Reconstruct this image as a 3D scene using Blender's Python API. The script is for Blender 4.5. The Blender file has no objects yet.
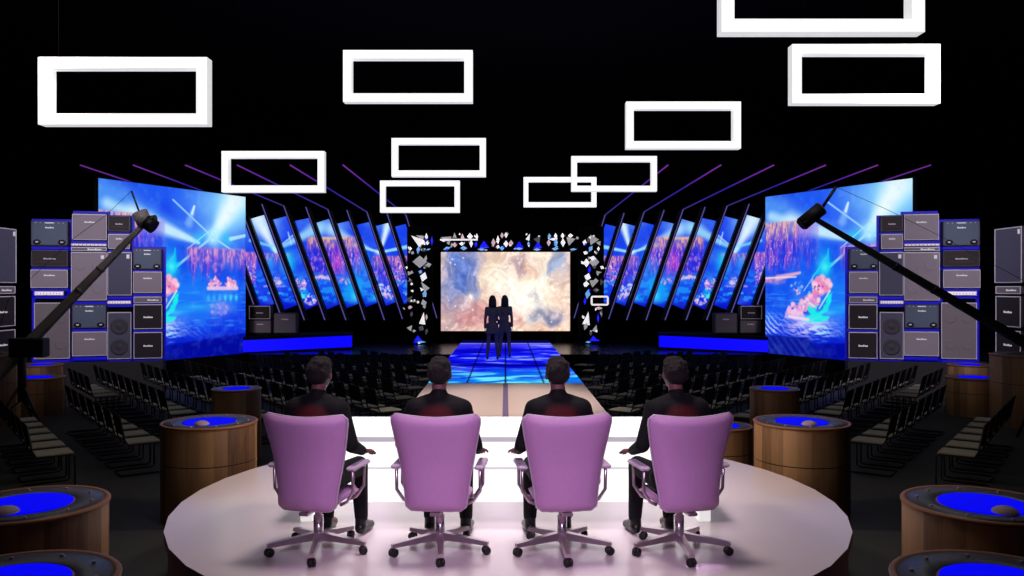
import bpy, math, random
import numpy as np
from mathutils import Vector, Matrix
random.seed(7); np.random.seed(7)
scene = bpy.context.scene
COL = scene.collection
PI = math.pi
F = 820.0; CX = 505.5; CY = 288.0; EYE = 2.6     # focal length in pixels, axis of the hall, eye height
PT = 0.70                                         # top of the judges' platform

# ------------------------------------------------------------------ camera
cam = bpy.data.cameras.new('camera'); camo = bpy.data.objects.new('camera', cam); COL.objects.link(camo)
camo.location = (0, 0, EYE); camo.rotation_euler = (PI/2, 0, 0)
cam.sensor_width = 36; cam.lens = 36*F/1024; cam.shift_x = (512-CX)/1024
cam.clip_start = .05; cam.clip_end = 200
scene.camera = camo
scene.view_settings.view_transform = 'Standard'; scene.view_settings.look = 'None'
scene.view_settings.exposure = 0; scene.view_settings.gamma = 1

def wp(px, py, Y): return Vector(((px-CX)*Y/F, Y, EYE-(py-CY)*Y/F))
def srgb(r, g, b): return tuple((((c/255)/12.92) if c/255 <= .04045 else ((c/255+.055)/1.055)**2.4) for c in (r, g, b))

# ------------------------------------------------------------------ materials
M = {}
def mat(name, rgb, rough=.6, metal=0, emit=None, es=0, var=.12, scale=8, coat=0, spec=.5, nosample=False, bump=0):
    m = bpy.data.materials.new(name); m.use_nodes = True; nt = m.node_tree; n = nt.nodes; l = nt.links
    b = n['Principled BSDF']
    tc = n.new('ShaderNodeTexCoord'); nz = n.new('ShaderNodeTexNoise'); nz.inputs['Scale'].default_value = scale
    nz.inputs['Detail'].default_value = 4
    l.new(tc.outputs['Object'], nz.inputs['Vector'])
    mx = n.new('ShaderNodeMix'); mx.data_type = 'RGBA'
    c = srgb(*rgb)
    mx.inputs[6].default_value = (*[x*(1-var) for x in c], 1); mx.inputs[7].default_value = (*[min(1, x*(1+var)) for x in c], 1)
    l.new(nz.outputs['Fac'], mx.inputs[0]); l.new(mx.outputs[2], b.inputs['Base Color'])
    b.inputs['Roughness'].default_value = rough; b.inputs['Metallic'].default_value = metal
    b.inputs['Specular IOR Level'].default_value = spec
    b.inputs['Coat Weight'].default_value = coat
    if bump:
        bp = n.new('ShaderNodeBump'); bp.inputs['Strength'].default_value = bump; bp.inputs['Distance'].default_value = .01
        l.new(nz.outputs['Fac'], bp.inputs['Height']); l.new(bp.outputs['Normal'], b.inputs['Normal'])
    if emit:
        b.inputs['Emission Color'].default_value = (*srgb(*emit), 1); b.inputs['Emission Strength'].default_value = es
    if nosample: m.cycles.emission_sampling = 'NONE'
    M[name] = m
    return m
mat('hall_black', (6, 6, 7), .9, spec=.1)
mat('hall_floor', (50, 49, 49), .75, var=.2, scale=3, spec=.25)
mat('deck_black', (5, 5, 9), .25, spec=.3)
mat('riser_grey', (44, 41, 44), .8)
mat('platform_white', (216, 200, 206), .2, var=.03, scale=2, spec=.5)
mat('platform_side', (120, 100, 140), .6)
mat('runway_peach', (232, 204, 192), .35, var=.03)
mat('desk_white', (240, 240, 240), .2, emit=(255, 255, 255), es=.6, var=.02)  # desk itself gives no light; its bright lighting is put in as emission
mat('desk_edge', (200, 200, 204), .3, emit=(255, 255, 255), es=.25, var=.02)  # same added emission, weaker, for the edge
mat('frame_light', (245, 245, 245), .5, emit=(255, 255, 255), es=1.0, var=.02, nosample=True)
mat('frame_side_shaded', (200, 200, 200), .5, emit=(222, 222, 222), es=.85, var=.02, nosample=True)  # greyer copy for side faces: their shading is put into the emission
mat('wire_black', (8, 8, 8), .8)
mat('metal_black', (14, 14, 15), .5, spec=.3)
mat('seat_grey', (142, 136, 124), .85)
mat('back_black', (20, 20, 20), .9, spec=.2)
mat('chair_lilac', (206, 150, 206), .55, var=.05, scale=40, bump=.08)
mat('chair_piping', (205, 180, 208), .4)
mat('chair_metal', (196, 174, 188), .3, metal=.85)
mat('chair_chrome', (225, 215, 225), .2, metal=.8)
mat('caster_black', (12, 10, 14), .5)
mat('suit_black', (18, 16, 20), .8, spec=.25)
mat('hair_brown', (24, 15, 17), .85, bump=.6, scale=60)
mat('skin', (124, 74, 78), .55)
mat('shoe_black', (16, 15, 17), .35)
mat('silhouette_cloth', (92, 82, 84), .7)
mat('silhouette_skin', (90, 66, 62), .6)
mat('silhouette_hair', (12, 10, 12), .6, bump=.5, scale=60)
mat('wood_rim', (150, 96, 62), .45)
mat('barrel_ring', (58, 56, 62), .4, var=.5, scale=14)
mat('barrel_dark', (24, 20, 20), .6)
mat('blue_disc', (1, 1, 10), .8, emit=(1, 1, 240), es=1.0, var=.02, spec=.1)
mat('blue_glow', (8, 6, 90), .5, emit=(16, 10, 190), es=.6, var=.05, nosample=True)
mat('blue_band', (6, 4, 60), .5, emit=(10, 4, 255), es=1.0, nosample=True)
mat('dome_grey', (190, 165, 170), .5)
mat('amp_blue_grey', (96, 108, 128), .7, scale=60)
mat('amp_dark', (58, 50, 50), .8, scale=60)
mat('amp_grey', (160, 146, 156), .85, scale=80)
mat('amp_taupe', (136, 124, 130), .85, scale=80)
mat('amp_slate', (92, 90, 112), .85, scale=80)
mat('amp_white', (240, 226, 244), .5, emit=(240, 225, 245), es=.6, nosample=True)  # pale heads made brighter by added emission
mat('cab_black', (44, 36, 42), .85, scale=60)
mat('amp_shell', (70, 64, 76), .7)
mat('amp_trim', (214, 204, 220), .5, emit=(214,200,220), es=.12, nosample=True)  # piping brightened by emission instead of light falling on it
mat('amp_trim_dark', (96, 84, 110), .5)
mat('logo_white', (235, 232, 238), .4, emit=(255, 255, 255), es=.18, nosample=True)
mat('amp_knob', (16, 16, 22), .5)
mat('crane_grey', (140, 128, 124), .5)
mat('crane_black', (14, 14, 16), .5)
mat('crystal_white', (240, 240, 240), .25, emit=(255, 250, 248), es=.8, var=.3, scale=5, nosample=True)
mat('crystal_grey', (150, 146, 150), .3, emit=(255, 250, 252), es=.28, var=.3, nosample=True)
mat('crystal_dim', (80, 78, 84), .3, emit=(255, 250, 252), es=.05, var=.3, nosample=True)
mat('crystal_pink', (230, 190, 190), .3, emit=(255, 210, 205), es=.5, nosample=True)
mat('crystal_ice', (150, 200, 240), .3, emit=(120, 190, 255), es=.6, nosample=True)
mat('lamp_blue', (20, 20, 180), .4, emit=(25, 25, 255), es=.9, nosample=True)
mat('bar_strip', (90, 80, 150), .5, emit=(112, 102, 172), es=.62, nosample=True)
mat('bar_navy', (8, 6, 40), .6, emit=(16, 10, 100), es=.5, nosample=True)

def attr_mat(name, es=1.0, nosample=True):
    m = bpy.data.materials.new(name); m.use_nodes = True; nt = m.node_tree; n = nt.nodes; l = nt.links
    b = n['Principled BSDF']; a = n.new('ShaderNodeVertexColor'); a.layer_name = 'glow'
    b.inputs['Base Color'].default_value = (0, 0, 0, 1); b.inputs['Roughness'].default_value = .9; b.inputs['Specular IOR Level'].default_value = 0
    l.new(a.outputs['Color'], b.inputs['Emission Color']); b.inputs['Emission Strength'].default_value = es
    if nosample: m.cycles.emission_sampling = 'NONE'
    M[name] = m; return m
attr_mat('led_screen'); attr_mat('led_tube', .55); attr_mat('led_floor', 1.0)

def stave_mat():
    m = bpy.data.materials.new('wood_staves'); m.use_nodes = True; nt = m.node_tree; n = nt.nodes; l = nt.links
    b = n['Principled BSDF']; tc = n.new('ShaderNodeTexCoord'); sp = n.new('ShaderNodeSeparateXYZ')
    l.new(tc.outputs['Object'], sp.inputs[0])
    at = n.new('ShaderNodeMath'); at.operation = 'ARCTAN2'; l.new(sp.outputs['Y'], at.inputs[0]); l.new(sp.outputs['X'], at.inputs[1])
    mu = n.new('ShaderNodeMath'); mu.operation = 'MULTIPLY'; mu.inputs[1].default_value = 22/(2*PI); l.new(at.outputs[0], mu.inputs[0])
    fl = n.new('ShaderNodeMath'); fl.operation = 'FLOOR'; l.new(mu.outputs[0], fl.inputs[0])
    wn = n.new('ShaderNodeTexWhiteNoise'); wn.noise_dimensions = '1D'; l.new(fl.outputs[0], wn.inputs['W'])
    mp = n.new('ShaderNodeMapping'); mp.inputs['Scale'].default_value = (9, 9, .7); l.new(tc.outputs['Object'], mp.inputs[0])
    nz = n.new('ShaderNodeTexNoise'); nz.inputs['Scale'].default_value = 4; nz.inputs['Detail'].default_value = 6; l.new(mp.outputs[0], nz.inputs['Vector'])
    ad = n.new('ShaderNodeMath'); ad.operation = 'MULTIPLY_ADD'; ad.inputs[1].default_value = .35; l.new(nz.outputs['Fac'], ad.inputs[0]); l.new(wn.outputs['Value'], ad.inputs[2])
    r = n.new('ShaderNodeValToRGB'); e = r.color_ramp.elements
    e[0].position = .1; e[0].color = (*srgb(74, 46, 34), 1); e[1].position = 1.2; e[1].color = (*srgb(196, 148, 104), 1)
    l.new(ad.outputs[0], r.inputs[0]); l.new(r.outputs[0], b.inputs['Base Color']); b.inputs['Roughness'].default_value = .5
    M['wood_staves'] = m
stave_mat()

def suit_mat():   # black cloth with a dark red patch between the shoulders
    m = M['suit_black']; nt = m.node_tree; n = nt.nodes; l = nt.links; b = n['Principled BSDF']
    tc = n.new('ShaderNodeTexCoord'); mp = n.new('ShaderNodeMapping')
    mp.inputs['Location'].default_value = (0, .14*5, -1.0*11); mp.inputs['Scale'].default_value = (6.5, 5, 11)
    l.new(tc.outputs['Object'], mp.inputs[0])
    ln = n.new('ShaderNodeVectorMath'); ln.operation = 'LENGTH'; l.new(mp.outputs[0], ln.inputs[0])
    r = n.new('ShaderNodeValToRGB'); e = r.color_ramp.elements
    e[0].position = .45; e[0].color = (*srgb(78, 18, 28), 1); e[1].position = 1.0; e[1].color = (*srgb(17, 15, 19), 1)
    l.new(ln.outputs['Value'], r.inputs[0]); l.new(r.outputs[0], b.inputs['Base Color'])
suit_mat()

# ------------------------------------------------------------------ mesh builder
class MB:
    def __init__(s): s.v = []; s.f = []; s.m = []; s.sm = []
    def add(s, vs, fs, mi=0, smooth=False):
        o = len(s.v); s.v += [tuple(v) for v in vs]
        for f in fs: s.f.append([i+o for i in f]); s.m.append(mi); s.sm.append(smooth)
        return s
    def box(s, x0, x1, y0, y1, z0, z1, T=None, mi=0):
        vs = [Vector((x, y, z)) for x in (x0, x1) for y in (y0, y1) for z in (z0, z1)]
        if T: vs = [T @ v for v in vs]
        return s.add(vs, [(0, 1, 3, 2), (4, 6, 7, 5), (0, 4, 5, 1), (2, 3, 7, 6), (0, 2, 6, 4), (1, 5, 7, 3)], mi)
    def bbox(s, x0, x1, y0, y1, z0, z1, b=.01, T=None, mi=0):   # chamfered box
        X = [(x0, x0+b), (x1, x1-b)]; vs = []; 
        cx, cy, cz = (x0+x1)/2, (y0+y1)/2, (z0+z1)/2; hx, hy, hz = (x1-x0)/2, (y1-y0)/2, (z1-z0)/2
        idx = {}
        for sx in (-1, 1):
            for sy in (-1, 1):
                for sz in (-1, 1):
                    for ax in range(3):
                        p = [cx+sx*(hx-(b if ax != 0 else 0)), cy+sy*(hy-(b if ax != 1 else 0)), cz+sz*(hz-(b if ax != 2 else 0))]
                        idx[(sx, sy, sz, ax)] = len(vs); vs.append(Vector(p))
        if T: vs = [T @ v for v in vs]
        fs = []
        for ax in range(3):
            o1, o2 = [(1, 2), (0, 2), (0, 1)][ax]
            for sg in (-1, 1):
                q = []
                for a, c in ((-1, -1), (1, -1), (1, 1), (-1, 1)):
                    k = [0, 0, 0]; k[ax] = sg; k[o1] = a; k[o2] = c; q.append(idx[(*k, ax)])
                fs.append(q)
            for a in (-1, 1):
                for c in (-1, 1):     # edges parallel to axis ax
                    k0 = [0, 0, 0]; k1 = [0, 0, 0]; k0[ax] = -1; k1[ax] = 1
                    for k in (k0, k1): k[o1] = a; k[o2] = c
                    fs.append([idx[(*k0, o1)], idx[(*k1, o1)], idx[(*k1, o2)], idx[(*k0, o2)]])
        for sx in (-1, 1):
            for sy in (-1, 1):
                for sz in (-1, 1): fs.append([idx[(sx, sy, sz, a)] for a in range(3)])
        return s.add(vs, fs, mi)
    def tube(s, pts, r, n=8, mi=0, closed=False, rs=None):
        pts = [Vector(p) for p in pts]; N = len(pts); vs = []; fs = []
        up = None
        for i, p in enumerate(pts):
            a = pts[(i-1) % N] if (closed or i > 0) else p; b = pts[(i+1) % N] if (closed or i < N-1) else p
            t = (b-a).normalized()
            if up is None: up = Vector((0, 0, 1)) if abs(t.z) < .9 else Vector((1, 0, 0))
            u = t.cross(up)
            if u.length < 1e-4: u = t.cross(Vector((1, 0, 0)))
            u.normalize(); w = u.cross(t).normalized(); up = w
            rr = rs[i] if rs else r
            for k in range(n):
                an = 2*PI*k/n; vs.append(p+u*math.cos(an)*rr+w*math.sin(an)*rr)
        for i in range(N if closed else N-1):
            for k in range(n):
                j = (i+1) % N
                fs.append((i*n+k, i*n+(k+1) % n, j*n+(k+1) % n, j*n+k))
        s.add(vs, fs, mi, True)
        if not closed:
            o = len(s.v)-len(vs)
            s.f.append([o+k for k in range(n)][::-1]); s.m.append(mi); s.sm.append(False)
            s.f.append([o+(N-1)*n+k for k in range(n)]); s.m.append(mi); s.sm.append(False)
        return s
    def lathe(s, prof, n=32, mi=0, smooth=True, c=(0, 0, 0), T=None, caps=True):
        vs = []; fs = []; K = len(prof)
        for (r, z) in prof:
            for k in range(n):
                a = 2*PI*k/n; v = Vector((c[0]+r*math.cos(a), c[1]+r*math.sin(a), c[2]+z)); vs.append(T @ v if T else v)
        for i in range(K-1):
            for k in range(n): fs.append((i*n+k, i*n+(k+1) % n, (i+1)*n+(k+1) % n, (i+1)*n+k))
        s.add(vs, fs, mi, smooth); o = len(s.v)-len(vs)
        if caps:
            s.add(vs[:n], [tuple(range(n))[::-1]], mi); s.add(vs[-n:], [tuple(range(n))], mi)
        return s
    def prism(s, poly, z0, z1, mi=0):
        n = len(poly); vs = [(x, y, z0) for x, y in poly]+[(x, y, z1) for x, y in poly]
        fs = [tuple(range(n))[::-1], tuple(range(n, 2*n))]+[(i, (i+1) % n, n+(i+1) % n, n+i) for i in range(n)]
        return s.add(vs, fs, mi)
    def capsule(s, p0, p1, r0, r1, n=14, k=5):
        p0 = Vector(p0); p1 = Vector(p1); d = p1-p0; L = d.length
        q = Vector((0, 0, 1)).rotation_difference(d.normalized()) if L > 1e-6 else Matrix.Identity(3).to_quaternion()
        prof = []
        for i in range(k+1): a = -PI/2+PI/2*i/k; prof.append((max(r0*math.cos(a), 1e-4), r0*math.sin(a)))
        for i in range(k+1): a = PI/2*i/k; prof.append((max(r1*math.cos(a), 1e-4), L+r1*math.sin(a)))
        T = Matrix.Translation(p0) @ q.to_matrix().to_4x4()
        return s.lathe(prof, n, T=T)
    def ell(s, c, r, n=20, k=12, T=None):
        prof = [(max(math.sin(PI*i/k), 1e-4), -math.cos(PI*i/k)) for i in range(k+1)]
        A = Matrix.Translation(c) @ Matrix.Diagonal((*r, 1))
        return s.lathe(prof, n, T=(T @ A) if T else A)
    def build(s, name, mats, parent=None, loc=None, link=True):
        me = bpy.data.meshes.new(name); me.from_pydata(s.v, [], s.f)
        for m in (mats if isinstance(mats, (list, tuple)) else [mats]): me.materials.append(M[m])
        me.polygons.foreach_set('material_index', s.m); me.polygons.foreach_set('use_smooth', s.sm); me.update()
        o = bpy.data.objects.new(name, me)
        if link: COL.objects.link(o)
        if parent: o.parent = parent
        if loc is not None: o.location = loc
        return o

def tag(o, label, cat, group=None, kind=None):
    if label: o['label'] = label
    if cat: o['category'] = cat
    if group: o['group'] = group
    if kind: o['kind'] = kind
    return o
def thing(name, label, cat, loc=(0, 0, 0), rz=0, group=None):
    o = bpy.data.objects.new(name, None); COL.objects.link(o); o.location = loc; o.rotation_euler = (0, 0, rz)
    o.empty_display_size = .1
    return tag(o, label, cat, group)
def dup(root, loc, rz, label=None, group=None, flip=False):
    r = root.copy(); COL.objects.link(r); r.location = loc; r.rotation_euler = (0, 0, rz)
    if label: r['label'] = label
    if group: r['group'] = group
    for ch in list(root.children):
        c = ch.copy(); COL.objects.link(c); c.parent = r
        for g in list(ch.children):
            d = g.copy(); COL.objects.link(d); d.parent = c
    return r
def structure(o): o['kind'] = 'structure'; return o
def bake(o, mods):     # apply modifiers to a mesh object
    for f in mods: f(o)
    dg = bpy.context.evaluated_depsgraph_get(); e = o.evaluated_get(dg)
    me = bpy.data.meshes.new_from_object(e); o.modifiers.clear(); o.data = me
    return o
def voxel(size, smooth=4):
    def f(o):
        m = o.modifiers.new('r', 'REMESH'); m.mode = 'VOXEL'; m.voxel_size = size; m.use_smooth_shade = True
        m2 = o.modifiers.new('s', 'SMOOTH'); m2.iterations = smooth; m2.factor = .6
    return f
def subd(k=1):
    def f(o): m = o.modifiers.new('u', 'SUBSURF'); m.levels = k; m.render_levels = k
    return f

# ------------------------------------------------------------------ noise
def vnoise(x, y, seed=0):
    xi = np.floor(x).astype(np.int64); yi = np.floor(y).astype(np.int64); xf = x-xi; yf = y-yi
    def h(a, b):
        n = (a*374761393 + b*668265263 + seed*982451653) & 0x7fffffff
        n = ((n ^ (n >> 13))*1274126177) & 0x7fffffff
        return ((n ^ (n >> 16)) & 0xffff)/65535.0
    u = xf*xf*(3-2*xf); v = yf*yf*(3-2*yf)
    return (h(xi, yi)*(1-u)+h(xi+1, yi)*u)*(1-v)+(h(xi, yi+1)*(1-u)+h(xi+1, yi+1)*u)*v
def fbm(x, y, o=5, seed=0):
    s = 0; a = .5; t = 0
    for i in range(o): s = s+a*vnoise(x*2**i, y*2**i, seed+i*17); t += a; a *= .5
    return s/t
def sm(a, b, x): t = np.clip((x-a)/(b-a), 0, 1); return t*t*(3-2*t)
class Canvas:
    def __init__(s, X, Y): s.X = X; s.Y = Y; s.c = np.zeros(X.shape+(3,))
    def fill(s, rgb): s.c[:] = rgb
    def mix(s, mask, rgb): m = np.clip(mask, 0, 1)[..., None]; s.c = s.c*(1-m)+np.array(rgb, float)*m
    def addc(s, mask, rgb): s.c = s.c+np.clip(mask, 0, 2)[..., None]*np.array(rgb, float)
    def glow(s, x, y, rx, ry=None, p=2): ry = ry or rx; return np.exp(-(((s.X-x)/rx)**2+((s.Y-y)/ry)**2)**(p/2))
    def line(s, x0, y0, x1, y1, w0, w1=None, soft=.5):
        w1 = w0 if w1 is None else w1
        dx, dy = x1-x0, y1-y0; L2 = dx*dx+dy*dy; t = ((s.X-x0)*dx+(s.Y-y0)*dy)/L2; tc = np.clip(t, 0, 1)
        d = np.hypot(s.X-(x0+tc*dx), s.Y-(y0+tc*dy)); w = w0+(w1-w0)*tc
        return 1-sm(w*(1-soft), w*(1+soft)+.001, d)
    def poly(s, pts, soft=.5):
        ins = np.zeros(s.X.shape, bool); dm = np.full(s.X.shape, 1e9); n = len(pts)
        for k in range(n):
            (x0, y0), (x1, y1) = pts[k], pts[(k+1) % n]
            cr = ((y0 > s.Y) != (y1 > s.Y)) & (s.X < (x1-x0)*(s.Y-y0)/((y1-y0) or 1e-9)+x0); ins ^= cr
            t = np.clip(((s.X-x0)*(x1-x0)+(s.Y-y0)*(y1-y0))/((x1-x0)**2+(y1-y0)**2), 0, 1)
            dm = np.minimum(dm, np.hypot(s.X-x0-t*(x1-x0), s.Y-y0-t*(y1-y0)))
        return sm(-soft, soft, np.where(ins, dm, -dm))
    def out(s): 
        c = np.clip(s.c, 0, 255)/255; return np.where(c <= .04045, c/12.92, ((c+.055)/1.055)**2.4)

def rays(c, x, y, fac, angs, L, w=.11):
    a = np.arctan2(c.Y-y, c.X-x); r = np.hypot(c.X-x, c.Y-y)
    for an in angs:
        d = np.abs((a-math.radians(an)+PI) % (2*PI)-PI)
        c.addc(np.exp(-(d/w)**2)*np.exp(-r/L)*fac, (150, 230, 255))

def waterfall(c, x0, x1, y0, y1, seed, stren=1, top=(255, 190, 150), fx_=1.0):
    """curtain of falling light, y grows downwards"""
    st = fbm(c.X*.55*fx_, c.Y*.05+seed, 4, seed); st2 = fbm(c.X*.9*fx_, c.Y*.22, 3, seed+5); st3 = vnoise(c.X*1.6*fx_, c.Y*.6, seed+9)
    edge = sm(x0-2, x0+3, c.X)*(1-sm(x1-3, x1+2, c.X))
    ym = y1+4-16*fbm(c.X*.3, c.X*0+seed, 2, seed)
    m = edge*sm(y0-1, y0+1.5, c.Y)*(1-sm(ym-14, ym, c.Y))
    c.mix(m*.7*stren, (44, 34, 214))
    c.mix(m*sm(.42, .7, st)*.75*stren, (150, 84, 214))
    c.mix(m*sm(.52, .72, st2)*.7*stren, (214, 130, 205))
    c.mix(m*sm(.7, 1, st3)*sm(.4, .6, st)*.9*stren, (255, 205, 205))
    t = edge*sm(y0-1.5, y0+.5, c.Y)*(1-sm(y0+2, y0+16, c.Y))*(.35+.65*sm(.35, .65, st2))
    c.mix(t*.8*stren, top)

def grid_mesh(name, nu, nv, fpos, fcol, matname, parent=None):
    """fpos(u,v)->xyz arrays; u, v in 0..1 ; colours at corners of faces"""
    u, v = np.meshgrid(np.linspace(0, 1, nu), np.linspace(0, 1, nv))
    P = np.stack(fpos(u, v), -1).reshape(-1, 3); Cc = fcol(u, v).reshape(-1, 3)
    me = bpy.data.meshes.new(name)
    idx = np.arange(nu*nv).reshape(nv, nu)
    f = np.stack([idx[:-1, :-1], idx[:-1, 1:], idx[1:, 1:], idx[1:, :-1]], -1).reshape(-1, 4)
    me.from_pydata(P.tolist(), [], f.tolist())
    a = me.color_attributes.new('glow', 'FLOAT_COLOR', 'POINT')
    a.data.foreach_set('color', np.concatenate([Cc, np.ones((len(Cc), 1))], 1).astype(np.float32).ravel())
    me.materials.append(M[matname]); me.update()
    o = bpy.data.objects.new(name, me); COL.objects.link(o)
    if parent: o.parent = parent
    return o

# ================================================================== SETTING
structure(MB().box(-22, 22, -4, 36, -.1, 0).build('floor', 'hall_floor'))
structure(MB().box(-22, 22, 36, 36.2, 0, 10).build('wall_back', 'hall_black'))
structure(MB().box(-22.2, -22, -4, 36, 0, 10).build('wall_left', 'hall_black'))
structure(MB().box(22, 22.2, -4, 36, 0, 10).build('wall_right', 'hall_black'))
structure(MB().box(-22, 22, -4, 36, 10, 10.1).build('ceiling', 'hall_black'))

# round platform
PC = 7.5; PR = 2.905
t = thing('round_platform', 'large round white glossy platform under the four pink office chairs', 'platform', (.02, PC, 0))
N = 40
plat = MB().prism([(PR*math.cos(2*PI*(k+.5)/N), PR*math.sin(2*PI*(k+.5)/N)) for k in range(N)], .62, .70)
plat.m = [0, 0]+[1]*N; plat.build('top_panel', ['platform_white', 'platform_side'], t)
MB().prism([((PR-.03)*math.cos(2*PI*(k+.5)/N), (PR-.03)*math.sin(2*PI*(k+.5)/N)) for k in range(N)], 0, .62).build('side_skirt', 'platform_side', t)
# runway
t = thing('runway', 'peach coloured runway leading from the round platform to the lit floor', 'runway', (0, 12, 0))
W = 1.55; a0 = math.asin(W/(PR+.02))
arc = [((PR+.02)*math.sin(a0-2*a0*k/12), PC-12+(PR+.02)*math.cos(a0-2*a0*k/12)) for k in range(13)]
MB().prism([(W, 16.4-12), (-W, 16.4-12)]+arc[::-1], .62, .695).build('runway_top', 'runway_peach', t)
MB().prism([(W-.04, 16.4-12), (-W+.04, 16.4-12)]+[(x*.97, y+.06) for x, y in arc[::-1]], 0, .62).build('runway_base', 'deck_black', t)
MB().box(-.045, .045, -1.2, 4.39, .695, .7).build('centre_strip', 'platform_side', t)

# LED floor
def led_floor_col(u, v):
    X = (u-.5)*3.1; Y = 16.4+v*13.4; c = Canvas(X, Y)
    c.fill((12, 14, 240))
    n = fbm(X*.8+3+Y*.12, Y*1.1, 6, 3); n1 = fbm(X*1.6-Y*.2, Y*2.2, 5, 5)
    c.mix(sm(.42, .7, n)*.8, (40, 62, 255)); c.mix(sm(.52, .72, n1)*sm(.4, .6, n), (140, 160, 255)); c.mix(sm(.5, .3, n)*.7, (4, 0, 175))
    fr = 1-sm(19.9, 20.2, Y)
    n2 = fbm(X*.9+Y*.3, Y*1.5+40, 6, 9); n4 = fbm(X*1.6-Y*.5, Y*2.6+9, 5, 19)
    c.mix(fr*sm(19.9, 17.2, Y)*sm(.25, .5, n2), (20, 165, 245))
    c.mix(fr*sm(.46, .66, n4)*sm(19.6, 17.4, Y), (110, 232, 255)); c.mix(fr*sm(.5, .35, n4)*.6, (6, 70, 235))
    far = sm(24.5, 28.3, Y); c.mix(far*.45, (150, 130, 255))
    c.mix(sm(28.2, 28.35, Y), (3, 4, 74)); c.mix(np.exp(-((Y-28.1)/.2)**2)*.5, (190, 180, 255))  # navy beyond the far edge: the deck's blue reflection put into the colour
    for xs in (-.77, 0, .77): c.mix(np.exp(-((X-xs)/.016)**2), (0, 0, 30))
    c.mix(np.exp(-((Y-20.15)/.16)**2), (2, 2, 80))
    return c.out()
t = thing('lit_floor', 'glowing blue and cyan video floor in front of the central screen', 'video floor', (0, 16.4, 0))
g = grid_mesh('floor_display', 160, 300, lambda u, v: ((u-.5)*3.1, v*13.4, u*0+.7), led_floor_col, 'led_floor', t)
MB().box(-1.55, 1.55, 0, 13.4, .63, .697).build('floor_frame', 'deck_black', t)
MB().box(-1.5, 1.5, 0, 8.05, 0, .63).build('floor_base', 'deck_black', t)

# stage deck
t = thing('stage_deck', 'black glossy stage deck below the central screen', 'stage', (0, 24.5, 0))
DP = [(-7.7, 0), (7.7, 0), (7.7, .7), (8.3, 1.5), (8.3, 9.5), (-8.3, 9.5), (-8.3, 1.5), (-7.7, .7)]
MB().prism(DP, .56, .62).build('deck_top', 'deck_black', t)
MB().prism([(x*.998, y+.02) for x, y in DP], 0, .56).build('deck_skirt', 'hall_black', t)

# ================================================================== CENTRAL SCREEN
def nebula(u, v):
    c = Canvas(u*129, (1-v)*79)     # picture pixels from the top left of the screen
    X, Y = c.X, c.Y
    wx = fbm(X*.045, Y*.045, 5, 21)*40-20; wy = fbm(X*.045+9, Y*.045, 5, 23)*40-20
    XX, YY = X+wx, Y+wy; G = lambda x, y, rx, ry: np.exp(-(((XX-x)/rx)**2+((YY-y)/ry)**2))
    n = fbm(XX*.06, YY*.06, 7, 1); n2 = fbm(XX*.11, YY*.11, 6, 11); n3 = fbm(XX*.22, YY*.22, 6, 15)
    c.fill((214, 178, 166))
    c.mix(sm(.3, .75, n), (244, 216, 192)); c.mix(sm(.55, .25, n2)*.5, (186, 150, 152))
    c.mix(G(18, 20, 24, 26)*1.25*(.5+n2), (84, 112, 190)); c.mix(G(38, 38, 9, 16)*(.5+n2), (84, 108, 184))
    c.mix(G(4, 40, 8, 40)*.6, (140, 150, 190)); c.mix(G(14, 40, 12, 8)*.4, (120, 130, 190))
    c.mix(G(54, 22, 7, 34)*.75, (248, 214, 178))
    c.mix(G(90, 32, 36, 32)*(.7+n2), (255, 246, 224)); c.mix(G(84, 40, 16, 20)*.9, (255, 250, 238))
    c.mix(G(27, 44, 10, 7)*.95, (250, 228, 208)); c.mix(G(27, 43, 4, 3)*.9, (255, 248, 238))
    c.mix(G(24, 64, 24, 12)*(.4+n2), (190, 132, 136)); c.mix(G(40, 58, 9, 9)*.6, (214, 140, 128))
    c.mix(G(72, 62, 9, 14)*.7, (208, 148, 140))
    c.mix(np.clip(G(105, 58, 12, 8)*1.2, 0, 1)*(.45+n3), (104, 112, 156)); c.mix(G(97, 38, 4, 7)*.7, (150, 148, 160)); c.mix(G(94, 56, 4, 5)*.6, (130, 136, 165))
    c.mix(G(80, 8, 12, 5)*.8, (166, 140, 156)); c.mix(G(86, 14, 10, 5)*.5, (220, 160, 130))
    c.mix(G(122, 8, 8, 10)*.8, (112, 140, 190)); c.mix(G(112, 74, 26, 6)*.7, (240, 182, 150)); c.mix(G(118, 45, 10, 14)*.6, (236, 196, 176))
    c.addc((n3-.5)*1.1, (95, 85, 78)); c.addc(-(n3-.5)*-.0, (0, 0, 0)); c.c = c.c-np.clip(.5-n3, 0, 1)[..., None]*np.array((75, 80, 70.))
    rs = np.random.RandomState(4)
    for i in range(60):
        c.mix(c.glow(rs.rand()*129, rs.rand()*79, .5+rs.rand()*.5)*.9, (250, 240, 235))
    c.c = c.c*1.06+2
    return c.out()
YS = 30.0
a = wp(441, 331, YS); b = wp(570, 252, YS)
t = thing('central_screen', 'wide central video screen showing a cream, pink and blue nebula', 'video screen', ((a.x+b.x)/2, YS, a.z))
hw = (b.x-a.x)/2; hh = b.z-a.z
grid_mesh('display', 330, 200, lambda u, v: ((u-.5)*2*hw, u*0, v*hh), nebula, 'led_screen', t)
m = MB().box(-hw-.05, hw+.05, .01, .15, -.05, hh+.05); m.build('screen_case', 'hall_black', t)
MB().box(-hw+.3, -hw+.5, .15, .4, .62-a.z, hh-.2).box(hw-.5, hw-.3, .15, .4, .62-a.z, hh-.2).build('screen_support', 'metal_black', t)

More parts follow.
